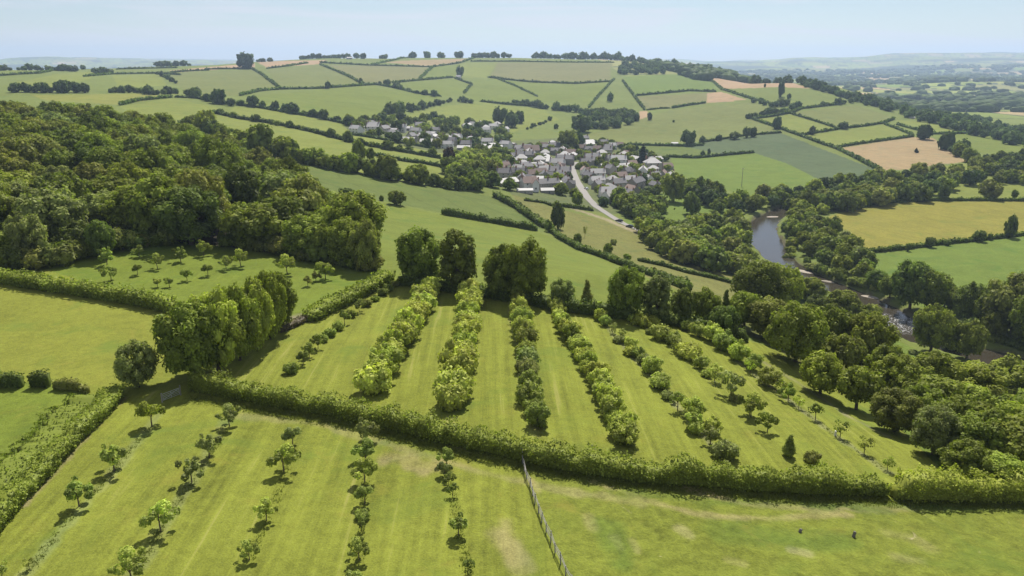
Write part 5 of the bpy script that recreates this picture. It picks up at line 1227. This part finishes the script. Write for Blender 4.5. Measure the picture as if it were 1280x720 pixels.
scatter([(622,236),(628,205),(650,185),(700,178),(760,178),(835,198),(842,235),(800,255),(770,262),(740,254),(700,246),(650,246)],6.5,(5,9.5),VC,'garden_tree','tree','garden trees among the village houses','',kinds=['midtree','midshrub','midtree'],maxr=1500,n=190,seed=41,avoid=near_house,label='small garden tree between the village houses')
scatter([(430,172),(436,154),(480,149),(560,150),(640,165),(640,178),(622,190),(560,190),(505,183),(470,172)],12,(8,13),['far','wood','dark','farl'],'garden_tree','tree','trees around the hamlet','',kinds=['fartree','midtree'],maxr=2000,n=95,seed=42,avoid=lambda q: near_house(q,9),label='round tree among the hamlet roofs left of the village')
scatter([(556,214),(560,200),(590,194),(620,192),(632,200),(622,225),(614,240),(590,232),(565,226)],9,(9,13),['wood','woodl','bright2','dark'],'broadleaf_tree','tree','bright trees at the left edge of the village','',kinds=['midtree'],maxr=1500,n=40,seed=43,avoid=lambda q: near_house(q,7),label='leafy tree in the group at the left edge of the village')
scatter([(792,274),(772,262),(768,255),(806,254),(828,262),(818,284),(812,290)],8,(9,12),['wood','woodl','dark'],'broadleaf_tree','tree','trees at the foot of the lane','',kinds=['midtree'],maxr=1500,n=22,seed=44,avoid=lambda q: near_lane(q,10) or near_house(q,7),label='round tree in the group at the foot of the lane')
car('parked_car',774,277.5,2.4,'carblack','dark car on the lane, left of the pair near its foot'); car('parked_car',787,284.5,2.5,'carblack','dark car on the lane, right of the pair near its foot'); car('parked_car',733,237,1.9,'carwhite','white car parked on the lane among the houses')
fence_near(); gate(); pole()
for k,(px,py,h_) in enumerate([(1000,665,.35),(1067,671,.6)]):
    p = H1(px,py,300); m = MB(); m.tube([(0,0,-.1),(0,0,.05),(.03,0,h_*.6),(.05,.02,h_)],[.2,.17,.14,.11],9); m.tube([(.1,0,h_*.4),(.26,.05,h_*.75)],[.07,.04],6)
    o = m.build('tree_stump',M['stem']); o.location = p; tag(o,['short dark stump in the rough meadow, left one','taller dark stump in the rough meadow, right one'][k],'stump')
p = H1(1044,545,300); m = MB(); m.tube([(0,0,-.05),(0,0,.3),(.02,0,.75)],[.16,.15,.14],10); o = m.build('tree_guard',M['white']); o.location = p; tag(o,'small white tree guard at the foot of a sparse fruit tree','tree guard')

# ---- far country: hedgerow trees and small woods no one could count
def far_trees():
    g = np.random.default_rng(77); n = 30000; x = g.uniform(350,7000,n); y = 1700+g.random(n)**1.6*6200; u = x/y; k = (u<.85)&(u>.17); x,y = x[k],y[k]
    wx = x+vnoise(x/300,y/300,21)*160; wy = y+vnoise(x/300,y/300,22)*160; cx,cy = 210.,260.
    ex = np.minimum(np.abs(wx/cx-np.round(wx/cx))*cx, np.abs(wy/cy-np.round(wy/cy))*cy); wood = vnoise(x/900,y/500,23) > .2
    h1 = _h(np.floor(wx/cx).astype(np.int64),np.floor(wy/cy).astype(np.int64),33); wood |= h1 > .8
    k = (ex < 8)|(wood & (g.random(len(x))<.6)); x,y = x[k][:5000],y[k][:5000]; z = height(x,y); iv,fi = ICO[1]; vg = Veg(); N = len(x)
    r = g.uniform(6,13,N)*(1+.00008*y); V = (iv[None]*(1+g.uniform(-.25,.25,(N,len(iv),1)))*np.stack([r*1.5,r*1.5,r*.8],1)[:,None]+np.stack([x,y,z+r*.45],1)[:,None]).reshape(-1,3)
    Fq = (fi[None]+(np.arange(N)*len(iv))[:,None,None]).reshape(-1,3); me = mesh('distant_woodland',V,Fq,M['leaf'],None,np.repeat(g.uniform(.7,1.3,N),len(fi)))
    tag(obj('distant_woodland',me,None,LC['far']),'hazy hedgerow trees and woods over the far lowland','woodland',None,'stuff')
far_trees()
def merge_far():
    VV=[];FF=[];TT=[];MM=[];off=0; cache={}
    for me,loc,rz,sc,z,br in MERGE:
        if me.name not in cache:
            n=len(me.vertices);a=np.empty(n*3,np.float32);me.vertices.foreach_get('co',a);t=np.empty(len(me.polygons),np.float32);me.attributes['tint'].data.foreach_get('value',t)
            mi=np.empty(len(me.polygons),np.int32);me.polygons.foreach_get('material_index',mi);cache[me.name]=(a.reshape(-1,3),[tuple(p.vertices) for p in me.polygons],t,mi)
        a,f,t,mi=cache[me.name];c,s_=math.cos(rz),math.sin(rz);VV.append(np.stack([(a[:,0]*c-a[:,1]*s_)*sc+loc[0],(a[:,0]*s_+a[:,1]*c)*sc+loc[1],a[:,2]*z+loc[2]],1))
        FF+=[tuple(i+off for i in q) for q in f];TT.append(t*br);MM.append(mi);off+=len(a)
    me=mesh('ridge_wood',np.concatenate(VV),FF,[M['leaf'],M['bark'],M['inner']],np.concatenate(MM),np.concatenate(TT))
    tag(obj('ridge_wood',me,None,LC['far']),'dark unbroken wood along the hilltop and down the ridge to the right','woodland',None,'stuff')
merge_far()
# tufts of long grass: under hedges, along the tree rows and over the rough meadow
def tufts():
    g = np.random.default_rng(5); PP = []
    def area(poly, n):
        if n == 0: return
        W = world_poly(poly,300); b0,b1 = W.min(0),W.max(0); P = g.uniform(b0,b1,(n*3,2)); P = P[inpoly(P[:,0],P[:,1],W)][:n]; PP.append(P)
    def line(pts, n, w): 
        W = world_line(pts,4,300)[:,:2]; s = np.concatenate([[0],np.cumsum(np.linalg.norm(np.diff(W,axis=0),axis=1))]); t = g.uniform(0,s[-1],n); P = np.stack([np.interp(t,s,W[:,0]),np.interp(t,s,W[:,1])],1)+g.normal(0,w,(n,2)); PP.append(P)
    area([(650,600),(1290,628),(1500,760),(700,760)],0)
    line([(240,498),(430,531),(620,578),(780,606),(960,622),(1290,634)],4800,.6)
    for l in ([(285,535),(240,602),(201,662),(165,726)],[(190,533),(143,588),(97,634),(30,722)]): line(l,210,.25)
    for l in ([(1110,590),(1050,548),(985,500),(920,450)],[(905,575),(850,510),(800,455),(755,405)],[(366,558),(340,640),(312,700)],[(458,554),(452,650),(445,720)],[(556,580),(570,640),(585,720)]): line(l,150,.25)
    P = np.concatenate(PP); cl = vnoise(P[:,0]/2.2,P[:,1]/2.2,61)+vnoise(P[:,0]/.7,P[:,1]/.7,62)*.5; k = (cl > -.05)|(np.arange(len(P))>=0); P = P[k]; n = len(P); nb = 5
    P = np.repeat(P,nb,0)+g.normal(0,.13,(n*nb,2)); z = height(P[:,0],P[:,1]); a = g.uniform(0,6.28,len(P)); h = g.uniform(.10,.27,len(P)); w = g.uniform(.03,.07,len(P)); lean = g.normal(0,.12,(len(P),2))
    B = np.stack([P[:,0],P[:,1],z-.03],1); dx = np.stack([np.cos(a)*w,np.sin(a)*w,a*0],1); V = np.stack([B-dx,B+dx,B+np.stack([lean[:,0],lean[:,1],h],1)],1).reshape(-1,3)
    me = mesh('long_grass',V,np.arange(len(V)).reshape(-1,3),M['leaf'],None,g.uniform(.7,1.35,len(P))); tag(obj('long_grass',me,None,(.15,.165,.035)),'tufts of long rough grass along hedges, rows and meadow','grass',None,'stuff')
tufts()

# ------------------------------------------------------------------ labels
def finish_labels():
    by = {}
    for r in REC: by.setdefault((r['group'],r['stem'],r['mode']),[]).append(r)
    for (gp,st,mode),L in by.items():
        if mode in ('own','shared') :
            for r in L: r['o']['label'] = r['label'] or st or 'leafy tree'
        elif mode == 'lr':
            L.sort(key=lambda r: r['px'])
            for k,r in enumerate(L):
                if len(L) == 1: r['o']['label'] = st
                else: r['o']['label'] = st+', '+('leftmost' if k==0 else 'rightmost' if k==len(L)-1 else ordn(k)+' from left')
        elif mode == 'nearest':
            L.sort(key=lambda r: -r['py'])
            for k,r in enumerate(L):
                L2 = sorted([q['px'] for q in L]); r['o']['label'] = f"leafy tree in the river-side wood, {ordn(L2.index(r['px']))} from left, {ordn(k)} from the front"
        elif mode == 'house':
            stem, area = st.split('|'); L.sort(key=lambda r: r['px'])
            for k,r in enumerate(L): r['o']['label'] = f"{stem} {area}"+('' if len(L)==1 else ', '+('leftmost' if k==0 else 'rightmost' if k==len(L)-1 else ordn(k)+' from left')+' of its kind')
    for r in REC:
        if r['o'].get('group') is None and 'group' in r['o']: del r['o']['group']
finish_labels()
for r in REC:
    l=r['o']['label']
    if len(l.replace('-',' ').split())>16: print('LONG',l)
from collections import Counter
print(Counter(r['o'].name.split('.')[0] for r in REC))
build_world()
print('OBJECTS', len(bpy.data.objects), 'TREES', len(REC))
